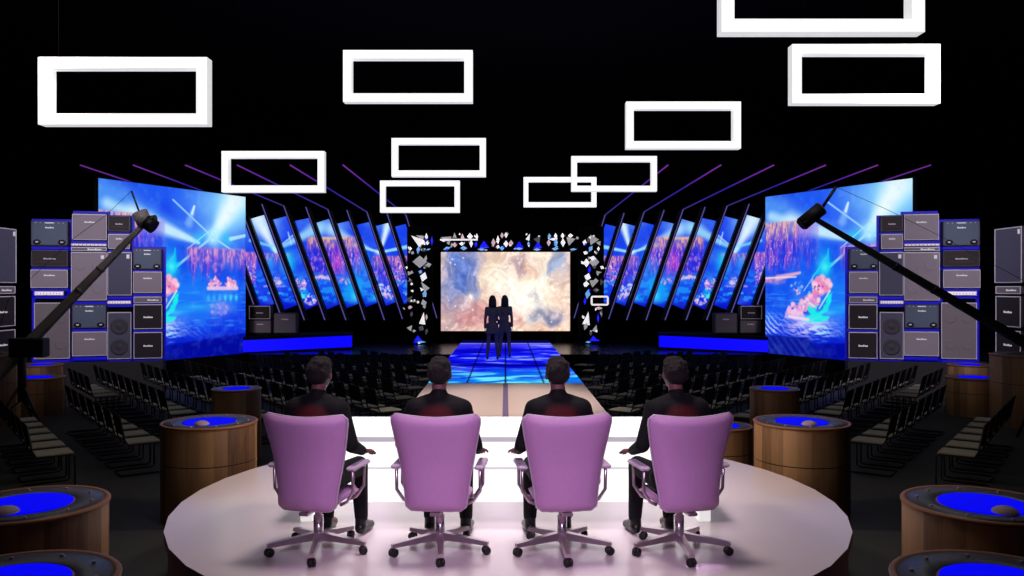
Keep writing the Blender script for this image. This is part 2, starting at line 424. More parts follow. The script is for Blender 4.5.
# ================================================================== SIDE SCREENS
def show_image(u, v):
    """fairground water show; u left to right, v bottom to top; drawn in 100 x 100 units, y down"""
    c = Canvas(u*100, (1-v)*100); X, Y = c.X, c.Y
    n = fbm(X*.06, Y*.06, 5, 31)
    c.fill((20, 74, 238)); c.mix(sm(.42, .68, n)*.45, (40, 135, 250)); c.mix(sm(.5, .3, n)*.4, (14, 30, 215))
    c.mix(sm(45, 20, Y)*.5, (20, 60, 240))
    c.mix(c.glow(55, 60, 45, 14)*.75, (25, 125, 250))
    c.mix(sm(78, 96, Y)*.8, (2, 16, 190))
    c.mix(c.glow(85, 8, 28, 22)*.9, (140, 215, 255))
    c.mix(c.glow(12, 6, 18, 10)*.5, (60, 130, 240))
    # wide soft beam from upper left, bright at its tip
    c.mix(c.line(-5, 8, 62, 30, 12, 3, .8)*.55, (110, 190, 250))
    c.mix(c.line(20, 18, 64, 31, 5.5, .9, .9)*.95, (225, 248, 255))
    c.mix(c.line(5, 13, 64, 31, 3, .8, .9)*.8, (190, 235, 255))
    # fan from the core
    c.mix(c.line(74.5, 27, 98, -2, 2.0, 17, .9)*.9, (150, 225, 255)); c.mix(c.line(74.5, 27, 92, 2, 1.8, 8, .9), (235, 252, 255))
    c.mix(c.glow(74.5, 27, 5, 5), (240, 255, 255)); c.mix(c.glow(74.5, 27, 13, 6)*.5, (120, 230, 255))
    c.mix(c.glow(65, 28, 4, 3)*.7, (40, 200, 250)); c.mix(c.glow(85, 28, 4, 3)*.7, (40, 200, 250))
    c.mix(c.line(88, 27.5, 101, 24.5, 1.3, .9, .5)*.9, (180, 235, 255))
    for (x0, y0, x1, y1, w) in ((46, 7, 74, 27, .5), (74, 27, 100, 40, .6), (74, 27, 48, 46, .8), (56, 35, 74, 22, .35), (46, 40, 30, 60, .3)):
        c.mix(c.line(x0, y0, x1, y1, w, w, .7)*.85, (170, 225, 255))
    c.mix(c.line(57, 20, 60.5, 10, 2.6, .8, .8)*.6, (150, 205, 255)); c.mix(c.line(59.2, 14, 60.8, 9.5, .9, .7, .5)*.9, (215, 240, 255))
    # curtains of light
    waterfall(c, -4, 26, 17, 55, 3, 1.0, (255, 196, 160)); waterfall(c, 24, 40, 20, 56, 4, .45, (170, 130, 235))
    waterfall(c, 56, 104, 34, 58, 8, .9, (235, 160, 205))
    # floating pink band
    c.mix(c.line(-2, 54, 14, 53, 2.2, 2.6, .6)*sm(.3, .5, n)*.9, (235, 160, 200)); c.mix(c.line(10, 52, 27, 49, 1.8, .8, .6)*.9, (240, 175, 205))
    c.mix(c.line(0, 52, 24, 51.5, .5, .5, .6)*.8, (255, 225, 225))
    c.mix(c.glow(44.5, 46, 5, 8)*.95, (20, 215, 245)); c.mix(c.line(46, 47, 47.5, 35, 2.2, .3, .8)*.8, (20, 210, 245)); c.mix(c.line(45, 46, 36, 51, 2.4, .3, .8)*.8, (20, 200, 245)); c.mix(c.line(45, 46, 52, 43, 1.8, .3, .8)*.8, (20, 210, 245)); c.mix(c.glow(45, 46, 2.2, 2.2)*.7, (90, 250, 250))
    # water shimmer
    st = fbm(X*.08, Y*.9, 4, 44); c.mix(sm(.55, .75, st)*sm(55, 62, Y)*(1-sm(84, 88, Y))*.5, (60, 160, 255))
    # fan of white stripes at the bottom left
    ang = np.degrees(np.arctan2(Y-58, X-2-0*Y)); rr = np.hypot(X-2, Y-58)
    st2 = .5+.5*np.sin(X*1.15-Y*1.7+(fbm(X*.2, Y*.2, 3, 93)-.5)*9); fm = sm(70, 80, Y-X*.08)*(1-sm(86, 89, Y))*(1-sm(30, 60, X)*.6)*(1-sm(60, 75, X)); c.mix(fm*sm(.55, .9, st2)*(.35+.65*sm(.35, .6, n))*.9, (190, 190, 255))
    c.mix(sm(.5, .8, np.sin(X*1.1-Y*1.0)*.5+.5)*sm(88, 90, Y)*(1-sm(26, 36, X-Y*.35+30))*.6, (140, 190, 255))
    # pale boat with blossoms, cyan bow
    def blob(pts, rgb, r):
        for (x, y) in pts: c.mix(1-sm(r*.6, r*1.1, np.hypot(c.X-x, (c.Y-y))), rgb)
    c.mix(c.glow(34, 79, 13, 4)*.8, (215, 200, 255))
    rs = np.random.RandomState(8)
    def bloom(cx, cy, rx, ry, n_, cols, r0, r1):
        for k in range(n_):
            a_ = rs.rand()*2*PI; q = rs.rand()**.5; r = r0+(r1-r0)*rs.rand()
            x, y = cx+rx*q*math.cos(a_), cy+ry*q*math.sin(a_); c.mix((1-sm(r*.4, r*1.2, np.hypot(X-x, (Y-y)*1.0)))*.85, cols[rs.randint(len(cols))])
    pk = [(250, 160, 200), (255, 190, 215), (240, 130, 180), (255, 215, 225), (215, 130, 215)]
    bloom(32, 58, 12, 6, 26, [(90, 160, 255), (150, 190, 255), (40, 110, 240)], .7, 1.6)
    bloom(24, 71, 6, 4, 40, [(225, 150, 220), (250, 200, 230), (205, 140, 225), (245, 170, 190)], .9, 2.2)
    bloom(33, 67, 5, 5, 40, pk, .9, 2.4); bloom(43, 56.5, 6, 4.6, 60, pk, 1.0, 2.6); bloom(39, 64, 5, 4, 30, pk, .9, 2.0)
    bloom(40, 59, 6, 4, 8, [(150, 70, 160), (120, 60, 170)], .5, .9); bloom(24, 60, 3, 4, 8, pk, .5, 1.0)
    wob = c.X; c.X = c.X+(fbm(X*.5, Y*.5, 3, 90)-.5)*2.2
    c.mix(c.poly([(50.5, 61), (49.5, 67), (47, 71.5), (43, 74.5), (48, 75), (47, 77.5), (40, 79), (34, 79.5), (29, 78.5), (31, 76), (34.5, 74.5), (32.5, 70.5), (33.5, 69), (36, 70.5), (38.5, 70), (39.5, 73), (43.5, 71), (46, 66.5), (47, 62.5)], .7), (20, 238, 230))
    c.mix(c.poly([(15, 77), (17, 72), (19, 69), (20.5, 72), (23, 70), (27, 73), (31, 75), (30, 77.5), (24, 77.8)], .8)*.7, (250, 205, 235)); c.X = wob
    c.mix(c.line(34, 67.5, 39, 70, .5, .5)*.8, (200, 255, 245)); c.mix(c.line(41, 70.5, 48.5, 60, .5, .5)*.8, (200, 255, 245))
    c.mix(c.glow(47, 73, 8, 1.6)*.5, (60, 220, 255))
    rp = fbm(X*.18+Y*.1, Y*.9, 4, 95); c.mix(c.glow(33, 83, 15, 5)*sm(.42, .62, rp), (235, 205, 255)); c.mix(c.glow(42, 84, 8, 5)*sm(.5, .65, rp)*.8, (160, 240, 255))
    c.mix(c.line(19, 76, 33, 77.5, .9, .9)*.9, (245, 215, 245))
    # far boat, its lights and reflection
    bloom(76, 56, 4.5, 2.6, 34, pk+[(255, 225, 235)], .7, 1.5); bloom(88, 56, 4.5, 2.6, 34, pk+[(255, 225, 235)], .7, 1.5); bloom(76, 53, 1.5, 2, 8, pk, .6, 1.1); bloom(87, 53, 1.5, 2, 8, pk, .6, 1.1)
    c.mix(c.line(71, 58.5, 93, 58.5, 1.2, 1.2)*.9, (250, 200, 225))
    for i in range(6): c.mix(c.glow(71+i*4.3, 64.5, 1.2, 2.0)*(1 if i > 2 else .6), (60, 220, 250))
    bloom(80, 71, 8, 3.4, 34, [(120, 130, 235), (170, 150, 240), (90, 110, 240)], .8, 1.8); c.mix(c.glow(80, 71, 8, 5)*.5, (150, 150, 240))
    c.mix(c.glow(60, 70, 16, 2.5)*.5, (40, 190, 250))
    # dark lower edge of the water
    edge = 92-.075*(X-35); c.mix(sm(edge-1, edge+1, Y)*sm(34, 46, X)*.85, (2, 8, 150)); c.mix(sm(-.8, .4, -np.abs(Y-edge+1.2))*0, (0, 0, 0))
    c.mix(sm(0, 1, Y-88)*(1-sm(28, 34, X+(Y-88)*-1.6))*.8, (10, 20, 140))
    c.mix((fbm(X*.25, Y*.25, 4, 77)-.5)*.5, (150, 200, 255))
    return c.out()
SB = 2.6-65*25/F; ST = 2.6+91*25/F
for side, sd in ((-1, 'left'), (1, 'right')):
    near = Vector((side*407*20.7/F, 20.7)); far = Vector((side*260*25/F, 25.0))
    A, B = (near, far) if side < 0 else (far, near)
    d = B-A; Wd = d.length; rz = math.atan2(d.y, d.x)
    t = thing('side_screen', f'tall blue video screen standing behind the {sd} amplifier stacks', 'video screen', (A.x, A.y, 0), rz)
    grid_mesh('display', 330, 300, lambda u, v: (u*Wd, u*0, SB+v*(ST-SB)), show_image, 'led_screen', t)
    MB().box(-.02, Wd+.02, .01, .16, SB-.02, ST+.02).build('screen_case', 'metal_black', t)
    MB().box(0, Wd, .0, .16, 0, SB-.02).build('screen_plinth', 'hall_black', t)

# ================================================================== SLANTED WINGS
def wing_image(c):     # X, Y are picture pixels of the left wing
    X, Y = c.X, c.Y; n = fbm(X*.09, Y*.09, 5, 61)
    c.fill((25, 65, 235)); c.mix(sm(285, 310, Y)*.8, (8, 20, 205))
    c.mix(c.glow(262, 222, 16, 16)*.9, (165, 220, 255)); c.mix(c.glow(328, 226, 18, 9)*.9, (130, 185, 250)); c.mix(c.glow(385, 222, 12, 8)*.5, (120, 180, 250))
    c.mix(c.glow(340, 290, 26, 12)*.5, (20, 110, 240)); c.mix(c.glow(352, 290, 8, 10)*.8, (20, 170, 250))
    c.mix(c.line(255, 214, 276, 252, 7, 1.6, .9)*.9, (235, 250, 255)); c.mix(c.line(318, 228, 278, 248, 6, 1.2, .8)*.8, (170, 235, 250))
    c.mix(c.line(250, 240, 272, 246, 1.5, 1.2)*.8, (120, 230, 250)); c.mix(c.line(332, 230, 372, 250, 5, 1, .9)*.8, (190, 230, 250))
    c.mix(c.line(288, 232, 291, 244, .6, .6)*.8, (190, 225, 255)); c.mix(c.line(282, 244, 294, 234, .6, .6)*.8, (190, 225, 255))
    c.mix(c.line(380, 252, 390, 216, 1, 4.5, .9)*.95, (225, 250, 255)); c.mix(c.line(380, 252, 352, 244, 1, 1.3)*.9, (170, 235, 255)); c.mix(c.line(380, 252, 410, 246, 1, 2)*.9, (160, 235, 255))
    c.mix(c.glow(380, 252, 5, 3), (225, 252, 255)); c.mix(c.glow(276, 249, 5, 3)*.8, (170, 245, 255))
    waterfall(c, 307, 362, 237, 284, 5, 1, (255, 180, 140)); c.mix(c.line(322, 238, 346, 238, 1.2, 1.2)*.7, (255, 200, 150)); waterfall(c, 243, 257, 252, 290, 6, 1, (235, 150, 190))
    waterfall(c, 264, 290, 253, 272, 12, .8, (225, 150, 200)); waterfall(c, 372, 412, 256, 294, 9, 1, (235, 150, 180))
    rs = np.random.RandomState(12)
    def bloom(cx, cy, rx, ry, n_, cols, r0=.5, r1=1.4):
        for k in range(n_):
            a_ = rs.rand()*2*PI; q = rs.rand()**.5; r = r0+(r1-r0)*rs.rand(); x, y = cx+rx*q*math.cos(a_), cy+ry*q*math.sin(a_)
            c.mix((1-sm(r*.3, r*1.4, np.hypot(X-x, Y-y)))*.85, cols[rs.randint(len(cols))])
    pk = [(250, 160, 200), (255, 190, 215), (235, 130, 190), (255, 220, 225), (215, 140, 225)]; wh = [(240, 215, 250), (255, 235, 250), (210, 190, 250), (250, 190, 225)]
    n5 = fbm(X*.2, Y*.35, 4, 71); c.mix(sm(.45, .65, n5)*sm(262, 285, Y)*(1-sm(298, 306, Y))*.7, (30, 160, 250))
    c.mix(c.glow(288, 262, 7, 12)*.85, (25, 215, 245)); c.mix(c.glow(355, 284, 9, 16)*.7, (20, 175, 250)); c.mix(c.glow(356, 296, 4, 4)*.9, (40, 235, 245)); c.mix(c.glow(270, 262, 4, 8)*.6, (30, 180, 250)); c.mix(c.glow(366, 262, 4, 10)*.6, (40, 190, 250))
    bloom(300, 284, 7, 7, 46, pk); bloom(304, 293, 6, 5, 24, [(60, 235, 230), (120, 250, 240), (30, 220, 240)]); bloom(311, 300, 6, 5, 30, wh); bloom(276, 281, 5, 4, 34, wh+pk)
    bloom(252, 272, 4, 15, 40, pk, .4, .9); c.mix(c.line(268, 293, 282, 293, .8, .8)*.7, (60, 220, 250)); c.mix(c.line(264, 286, 284, 286, .7, .7)*.7, (200, 160, 240))
    c.mix(c.line(310, 278, 322, 276, 1.0, 1.4)*.9, (245, 175, 210)); c.mix(c.line(320, 276, 336, 280, 1.4, .8)*.9, (250, 190, 215)); bloom(345, 281, 6, 3, 22, pk, .4, 1); bloom(322, 277, 12, 1.6, 20, wh, .4, .9)
    bloom(383, 289, 7, 6, 50, wh); bloom(390, 296, 5, 3, 16, pk); c.mix(c.glow(376, 297, 5, 4)*.8, (40, 200, 250)); bloom(400, 272, 6, 14, 50, pk, .4, .9); bloom(375, 276, 4, 6, 20, pk, .4, .9)
    c.mix(c.glow(337, 262, 5, 14)*.5, (230, 60, 200))
    c.mix((n-.45)*.8, (120, 180, 255))
    ang = sm(300, 312, Y)*.7; c.mix(ang, (6, 10, 170))
    return c.out()
def plane_hit(px, py, A, B):
    """point on the vertical plane through plan points A, B seen at px, py"""
    k = (px-CX)/F; d = B-A      # A.x + t d.x = k (A.y + t d.y)
    t = (k*A.y-A.x)/(d.x-k*d.y); Y = A.y+t*d.y
    return Vector((A.x+t*d.x, Y, EYE-(py-CY)*Y/F))
def plan(px, Y): return Vector(((px-CX)*Y/F, Y))
WA, WB = plan(245, 28.0), plan(405, 31.0)
TL = [(228, 218), (250, 219), (272, 220), (295, 221), (316, 223), (336, 224), (357, 225), (376, 226), (394, 227)]
TR = [(241, 214), (264, 215), (287, 216), (309, 218), (329, 219), (349, 221), (369, 222), (388, 223), (405.5, 224)]
BL = [(259, 308), (284, 310), (305.5, 310), (327, 309.6), (347, 308), (366, 307), (386, 306), (404, 304), (422, 302)]
BR = [(274, 304), (297, 305), (318, 304.5), (339.6, 304), (360, 303), (379, 302), (398, 301), (416, 300), (433, 299)]
bars = [((218, 203), (254, 305)), ((240, 205), (280, 313)), ((262, 204), (304.5, 320)), ((284, 206), (325, 320)), ((306, 207), (346, 320)), ((328, 209.5), (365, 320)),
        ((347, 210), (384.5, 320)), ((367, 212), (402.5, 319)), ((387, 213), (420, 318)), ((406, 215), (437, 318))]
arms = {1: (133, 165), 3: (185, 165), 5: (237, 165), 7: (290, 165), 9: (343, 165)}
PW = {'left': 'left', 'right': 'right'}
ordn = ['outermost', 'second', 'third', 'fourth', 'fifth', 'sixth', 'seventh', 'eighth', 'innermost', 'innermost']
def quadpos(q, side, u, v):      # q = TL,TR,BR,BL world points
    tl, tr, br, bl = q
    f = lambda k: (tl[k]*(1-u)+tr[k]*u)*v+(bl[k]*(1-u)+br[k]*u)*(1-v)
    return f(0), f(1), f(2)
for side, sd in ((1, 'left'), (-1, 'right')):       # side multiplies X (left as measured, right mirrored)
    for i in range(len(TL)):
        px = [TL[i], TR[i], BR[i], BL[i]]
        q = [plane_hit(x, y, WA, WB) for x, y in px]
        org = (q[3]+q[2])/2
        root = thing('slanted_screen', f'{ordn[i]} narrow tilted video panel of the {sd} fan, counted from the big {sd} screen', 'video panel', (side*org.x, org.y, org.z), 0, f'tilted video panels of the {sd} fan')
        def fp(u, v):
            x, y, z = quadpos(q, side, u, v); return side*(x-org.x), y-org.y, z-org.z
        def fc(u, v):
            X = (px[0][0]*(1-u)+px[1][0]*u)*v+(px[3][0]*(1-u)+px[2][0]*u)*(1-v); Y = (px[0][1]*(1-u)+px[1][1]*u)*v+(px[3][1]*(1-u)+px[2][1]*u)*(1-v)
            return wing_image(Canvas(X, Y))
        grid_mesh('display', 22, 110, fp, fc, 'led_screen', root)
        mb = MB(); vs = [Vector((side*(p.x-org.x), p.y-org.y+dy, p.z-org.z)) for dy in (.01, .12) for p in q]
        mb.add(vs, [(0, 1, 2, 3), (7, 6, 5, 4), (0, 4, 5, 1), (1, 5, 6, 2), (2, 6, 7, 3), (3, 7, 4, 0)]); mb.build('panel_case', 'metal_black', root)
    for i, (tp, bt) in enumerate(bars):
        A2, B2 = WA-Vector((0, .35)), WB-Vector((0, .35))
        p1 = plane_hit(*tp, A2, B2); p0 = plane_hit(*bt, A2, B2)
        arm = arms.get(i)
        root = thing('light_bar', f'{["outermost","second","third","fourth","fifth","sixth","seventh","eighth","ninth","innermost"][i]} thin leaning {"bent " if arm else ""}light bar of the {sd} fan, counted from the big {sd} screen', 'light bar', (side*p0.x, p0.y, p0.z), 0, f'thin leaning light bars of the {sd} fan')
        def S(p): return Vector((side*(p.x-p0.x), p.y-p0.y, p.z-p0.z))
        mb = MB(); r = .035
        a_, b_ = S(p0), S(p1); off = Vector((side*.12, .1, 0))
        vs = [a_, a_+off, b_+off, b_]; vs = vs+[v+Vector((0, .2, 0)) for v in vs]
        mb.add(vs, [(0, 1, 2, 3), (7, 6, 5, 4), (0, 4, 5, 1), (1, 5, 6, 2), (2, 6, 7, 3), (3, 7, 4, 0)]); mb.build('fin', 'bar_navy' if 0 else 'metal_black', root)
        MB().tube([a_-Vector((0, .02, 0)), b_-Vector((0, .02, 0))], .016, 6).build('light_strip', 'bar_strip', root)
        MB().tube([a_+Vector((side*-.035, .02, 0)), b_+Vector((side*-.035, .02, 0))], .02, 6).build('edge_strip', 'bar_navy', root)
        if arm:
            tipw = wp(arm[0], arm[1], 27.0); tip = S(tipw); K = 24
            pts = [b_.lerp(tip, k/K) for k in range(K+1)]
            mb = MB().tube(pts, .024, 6); o = mb.build('overhead_strip', 'led_tube', root)
            at = o.data.color_attributes.new('glow', 'FLOAT_COLOR', 'POINT')
            cols = []
            for k in range(K+1):
                tt = k/K; a1 = np.array(srgb(70, 62, 150)); a2 = np.array(srgb(66, 40, 190)); a3 = np.array(srgb(150, 62, 190))
                cc = a1*(1-tt*2)+a2*tt*2 if tt < .5 else a2*(2-2*tt)+a3*(2*tt-1)
                cols += [(*cc, 1)]*6
            at.data.foreach_set('color', np.array(cols, np.float32).ravel())
    if side:   # the lone light bar far outside, mostly behind the big screen
        b0 = wp(197, 204, 26.5); tipw = wp(80, 165, 25)
        root = thing('light_bar', f'far {sd} purple overhead light bar, its inner end hidden by the big screen', 'light bar', (side*b0.x, b0.y, b0.z))
        mb = MB().tube([Vector((0, 0, 0)), Vector((side*(tipw.x-b0.x), tipw.y-b0.y, tipw.z-b0.z))], .022, 6)
        o = mb.build('overhead_strip', 'led_tube', root); at = o.data.color_attributes.new('glow', 'FLOAT_COLOR', 'POINT')
        at.data.foreach_set('color', np.array([(*srgb(66, 40, 170), 1)]*6+[(*srgb(140, 56, 180), 1)]*6, np.float32).ravel())
    # backing truss of the fan, black
    root = thing('fan_truss', f'black truss carrying the {sd} fan of tilted panels', 'truss', (0, 0, 0))
    a_, b_ = plane_hit(246, 300, WA, WB), plane_hit(425, 300, WA, WB)
    for z in (2.3, 4.2):
        MB().tube([(side*a_.x, a_.y+.3, z), (side*b_.x, b_.y+.3, z)], .04, 6).build('rail', 'metal_black', root)
    for p in (a_, (a_+b_)/2, b_):
        MB().tube([(side*p.x, p.y+.3, .62), (side*p.x, p.y+.3, 4.2)], .04, 6).build('post', 'metal_black', root)

# blue lit riser and small amps on it
for side, sd in ((1, 'left'), (-1, 'right')):
    a_ = plan(243, 24.75); b_ = plan(352, 26.4)
    poly = [(a_.x, a_.y), (b_.x, b_.y), (b_.x-.25, 28.1), (a_.x-.0, 27.4)]
    poly = [(side*x, y) for x, y in poly]
    if side < 0: poly = poly[::-1]
    root = thing('stage_riser', f'low stage riser glowing bright blue along its front, {sd} side', 'riser', (0, 0, 0))
    MB().prism(poly, .625, 1.12).build('riser_body', 'hall_black', root)
    mb = MB(); e = .012
    vs = [Vector((side*a_.x, a_.y-e, .66)), Vector((side*b_.x, b_.y-e, .70)), Vector((side*b_.x, b_.y-e, 1.07)), Vector((side*a_.x, a_.y-e, 1.02))]
    vs += [v+Vector((0, .01, 0)) for v in vs]
    mb.add(vs, [(0, 1, 2, 3), (7, 6, 5, 4), (0, 4, 5, 1), (1, 5, 6, 2), (2, 6, 7, 3), (3, 7, 4, 0)]); mb.build('blue_front_light', 'blue_band', root)

# ================================================================== AMPLIFIERS
def amp(kind, w, h, d, loc, rz, label, group):
    """front faces local -y, base at z=0, width along x"""
    nm = {'combo': 'combo_amplifier', 'head': 'compact_amplifier', 'grey': 'guitar_amplifier', 'cab': 'speaker_cabinet', 'dark': 'speaker_cabinet',
          'bass': 'bass_cabinet', 'white': 'slim_amplifier', 'slate': 'speaker_cabinet', 'hdark': 'compact_amplifier', 'small': 'guitar_amplifier', 'taupe': 'speaker_cabinet', 'minihead': 'slim_amplifier'}[kind]
    r = thing(nm, label, 'cabinet' if 'cabinet' in nm else 'amplifier', loc, rz, group)
    face = {'combo': 'amp_blue_grey', 'head': 'amp_dark', 'hdark': 'amp_dark', 'grey': 'amp_grey', 'cab': 'amp_grey', 'taupe': 'amp_taupe', 'dark': 'cab_black', 'bass': 'amp_slate',
            'white': 'amp_white', 'slate': 'amp_slate', 'small': 'amp_taupe', 'minihead': 'amp_taupe'}[kind]
    shell = {'combo': 'amp_shell', 'dark': 'cab_black'}.get(kind, 'amp_shell')
    foot = .025 if h > .25 else .01; x = w/2
    MB().bbox(-x, x, 0, d, foot, h, .012).build('case', shell, r)
    MB().bbox(-x+.03, x-.03, .02, d-.02, 0, foot, .004).build('base_plinth', 'amp_knob', r)
    b = .022
    MB().box(-x+b, x-b, -.008, 0, foot+b, h-b).build('grille', face, r)
    tm = MB(); tk = .014; y0 = -.014
    z0, z1 = foot+.004, h-.004
    for (xa, xb, za, zb) in ((-x, x, z1-tk-.006, z1), (-x, x, z0, z0+tk), (-x, -x+tk, z0, z1), (x-tk, x, z0, z1)): tm.box(xa, xb, y0, 0, za, zb)
    tm.build('piping', {'combo': 'amp_trim_dark', 'head': 'amp_trim_dark', 'white': 'amp_trim', 'small': 'amp_shell'}.get(kind, 'amp_trim'), r)
    def lettering(cx, cz, lw, lh, m='logo_white'):
        o = MB(); n = 6; cwid = lw/n
        for k in range(n):      # an unreadable plate of small raised letters
            hgt = lh*(1 if k in (0, 3) else .72)
            o.box(cx-lw/2+k*cwid+.1*cwid, cx-lw/2+(k+1)*cwid-.04*cwid, -.018, -.008, cz-lh/2, cz-lh/2+hgt)
        o.build('name_plate', m, r)
    if kind == 'combo':
        tp = MB()
        for k in range(7):
            xx = -x*.75+k*x*.25; tp.lathe([(.012, 0), (.010, .014)], 8, T=Matrix.Translation((xx, -.008, h-.045)) @ Matrix.Rotation(PI/2, 4, 'X'))
        tp.build('control_knob', 'amp_trim', r); MB().box(-x*.22, x*.22, -.016, -.008, h-.06, h-.035).build('control_plate', 'logo_white', r)
        lettering(0, h*.74, w*.24, .035)
        for sx in (-1, 1):
            MB().lathe([(.085, 0), (.085, .01), (.06, .018)], 20, T=Matrix.Translation((sx*x*.68, -.007, h*.17)) @ Matrix.Rotation(PI/2, 4, 'X') @ Matrix.Diagonal((1, .75, 1, 1))).build('corner_port', 'amp_knob', r)
            MB().box(sx*x*.68-.03, sx*x*.68+.03, -.03, -.02, h*.15, h*.2).build('port_badge', 'amp_trim', r)
    elif kind in ('head', 'hdark'):
        lettering(0, h*.5, w*.34, .03, 'amp_trim'); MB().box(-x*.7, x*.7, -.012, -.008, h*.3, h*.34).build('control_strip', 'amp_shell', r)
    elif kind == 'grey':
        lettering(0, h*.7, w*.3, .036); MB().bbox(-.06, .06, .1, .14, h, h+.02, .004).build('handle', 'amp_knob', r)
    elif kind == 'cab' or kind == 'taupe':
        MB().bbox(x-.13, x-.06, -.02, -.008, h-.17, h-.08, .004).build('corner_badge', 'logo_white', r) if kind == 'cab' else None
        for sx in (-.5, .5):
            for sz in (.27, .73):
                MB().lathe([(.13, 0), (.13, .004), (.12, .006)], 24, T=Matrix.Translation((sx*x, -.006, h*sz)) @ Matrix.Rotation(PI/2, 4, 'X')).build('speaker_outline', face, r)
    elif kind == 'slate':
        MB().bbox(x-.12, x-.05, -.02, -.008, h-.16, h-.06, .004).build('corner_badge', 'logo_white', r)
    elif kind == 'dark':
        lettering(0, h*.5, w*.33, .045)
    elif kind == 'bass':
        for sz in (.27, .7):
            MB().lathe([(.2, 0), (.2, .012), (.17, .016), (.12, .006), (.05, .004), (.04, .012)], 28, T=Matrix.Translation((0, -.006, h*sz)) @ Matrix.Rotation(PI/2, 4, 'X')).build('speaker_cone', 'amp_shell', r)
    elif kind == 'minihead':
        lettering(.12, h*.5, w*.4, .04)
    elif kind == 'small':
        lettering(0, h*.7, w*.3, .035, 'amp_trim')
    elif kind == 'white':
        k_ = MB()
        for k in range(8): k_.lathe([(.012, 0), (.01, .012)], 8, T=Matrix.Translation((-x*.8+k*x*.22, -.008, h*.5)) @ Matrix.Rotation(PI/2, 4, 'X'))
        k_.build('control_knob', 'amp_trim_dark', r)
    return r
SA, SBp = plan(30, 19.7), plan(163, 20.5)
NA, NB = plan(-12, 16.9), plan(16, 17.9)     # nearer stack at the edge of the picture
units = [  # x0, x1, ytop, ybottom, kind, words
 (31, 68, 221, 246.5, 'combo', 'blue-grey amplifier with round corner ports on top of the outer {s} stack'),
 (31, 68, 250, 267.5, 'head', 'dark amplifier head, second from the top of the outer {s} stack'),
 (30.5, 68, 269.5, 289, 'grey', 'grey amplifier with pale logo, third from the top of the outer {s} stack'),
 (34, 64, 291, 296, 'white', 'bright white amplifier head lying on the tall bottom cabinet of the outer {s} stack'),
 (34, 70, 302.5, 360, 'taupe', 'tall grey-brown speaker cabinet at the bottom of the outer {s} stack'),
 (72, 107, 214, 241, 'grey', 'large grey amplifier with white logo topping the tallest {s} stack'),
 (71, 107, 243.5, 246.5, 'white', 'thin white amplifier head under the top amplifier of the tallest {s} stack'),
 (71, 107, 247, 251.5, 'minihead', 'slim taupe amplifier head above the long cabinet of the tallest {s} stack'),
 (71, 107, 252, 301.5, 'cab', 'long grey speaker cabinet with corner badge in the tallest {s} stack'),
 (72, 106.5, 304.5, 329, 'combo', 'blue-grey amplifier with round corner ports low in the tallest {s} stack'),
 (72, 107, 331.5, 357, 'grey', 'grey amplifier with pale logo at the bottom of the tallest {s} stack'),
 (108, 130, 215.5, 232.5, 'head', 'dark amplifier head topping the {s} stack with the two-cone cabinet'),
 (108, 130, 234, 250, 'grey', 'grey amplifier second from the top of the {s} stack with the two-cone cabinet'),
 (107.3, 132, 252, 296.5, 'slate', 'long slate-coloured speaker cabinet above the white head, {s} side'),
 (107.3, 131.5, 300.5, 304.5, 'white', 'thin white amplifier head above the two-cone bass cabinet, {s} side'),
 (107.3, 131.5, 312, 360, 'bass', 'tall bass cabinet with two round speaker cones at the foot of the {s} stacks'),
 (133, 161.5, 248.5, 270, 'combo', 'blue-grey amplifier with round corner ports topping the stack beside the {s} screen'),
 (133, 162, 271.5, 294, 'grey', 'grey amplifier second from the top of the stack beside the {s} screen'),
 (133.5, 162, 296.5, 303.5, 'minihead', 'slim amplifier head above the black cabinets beside the {s} screen'),
 (133.5, 162.5, 304.2, 330, 'dark', 'upper black speaker cabinet with white logo beside the {s} screen'),
 (133.5, 162.5, 332, 359.5, 'dark', 'bottom black speaker cabinet with white logo beside the {s} screen'),
]
near_units = [(-11, 16, 227.5, 284, 'slate', 'tall dark grey cabinet with badge topping the stack at the far {s} edge'),
 (-10, 15, 286, 294.5, 'minihead', 'slim amplifier head under the top cabinet of the stack at the far {s} edge'),
 (-10, 15, 296, 328, 'dark', 'upper black cabinet with white logo of the stack at the far {s} edge'),
 (-10, 15, 330, 360, 'dark', 'bottom black cabinet with white logo of the stack at the far {s} edge')]
def place_units(us, A, B, side, sd, dep, grp):
    zs = []
    for (x0, x1, yt, yb, kind, words) in us:
        a_, b_ = plane_hit(x0, yb, A, B), plane_hit(x1, yb, A, B); c_ = plane_hit((x0+x1)/2, yb, A, B); tz = plane_hit((x0+x1)/2, yt, A, B).z
        w = (b_.xy-a_.xy).length; rz = math.atan2(b_.y-a_.y, b_.x-a_.x)
        amp(kind, w-.01, tz-c_.z, dep if kind != 'white' else dep*.8, (side*(a_.x+b_.x)/2, (a_.y+b_.y)/2, c_.z), side*rz, words.format(s=sd), grp.format(s=sd))
    return zs
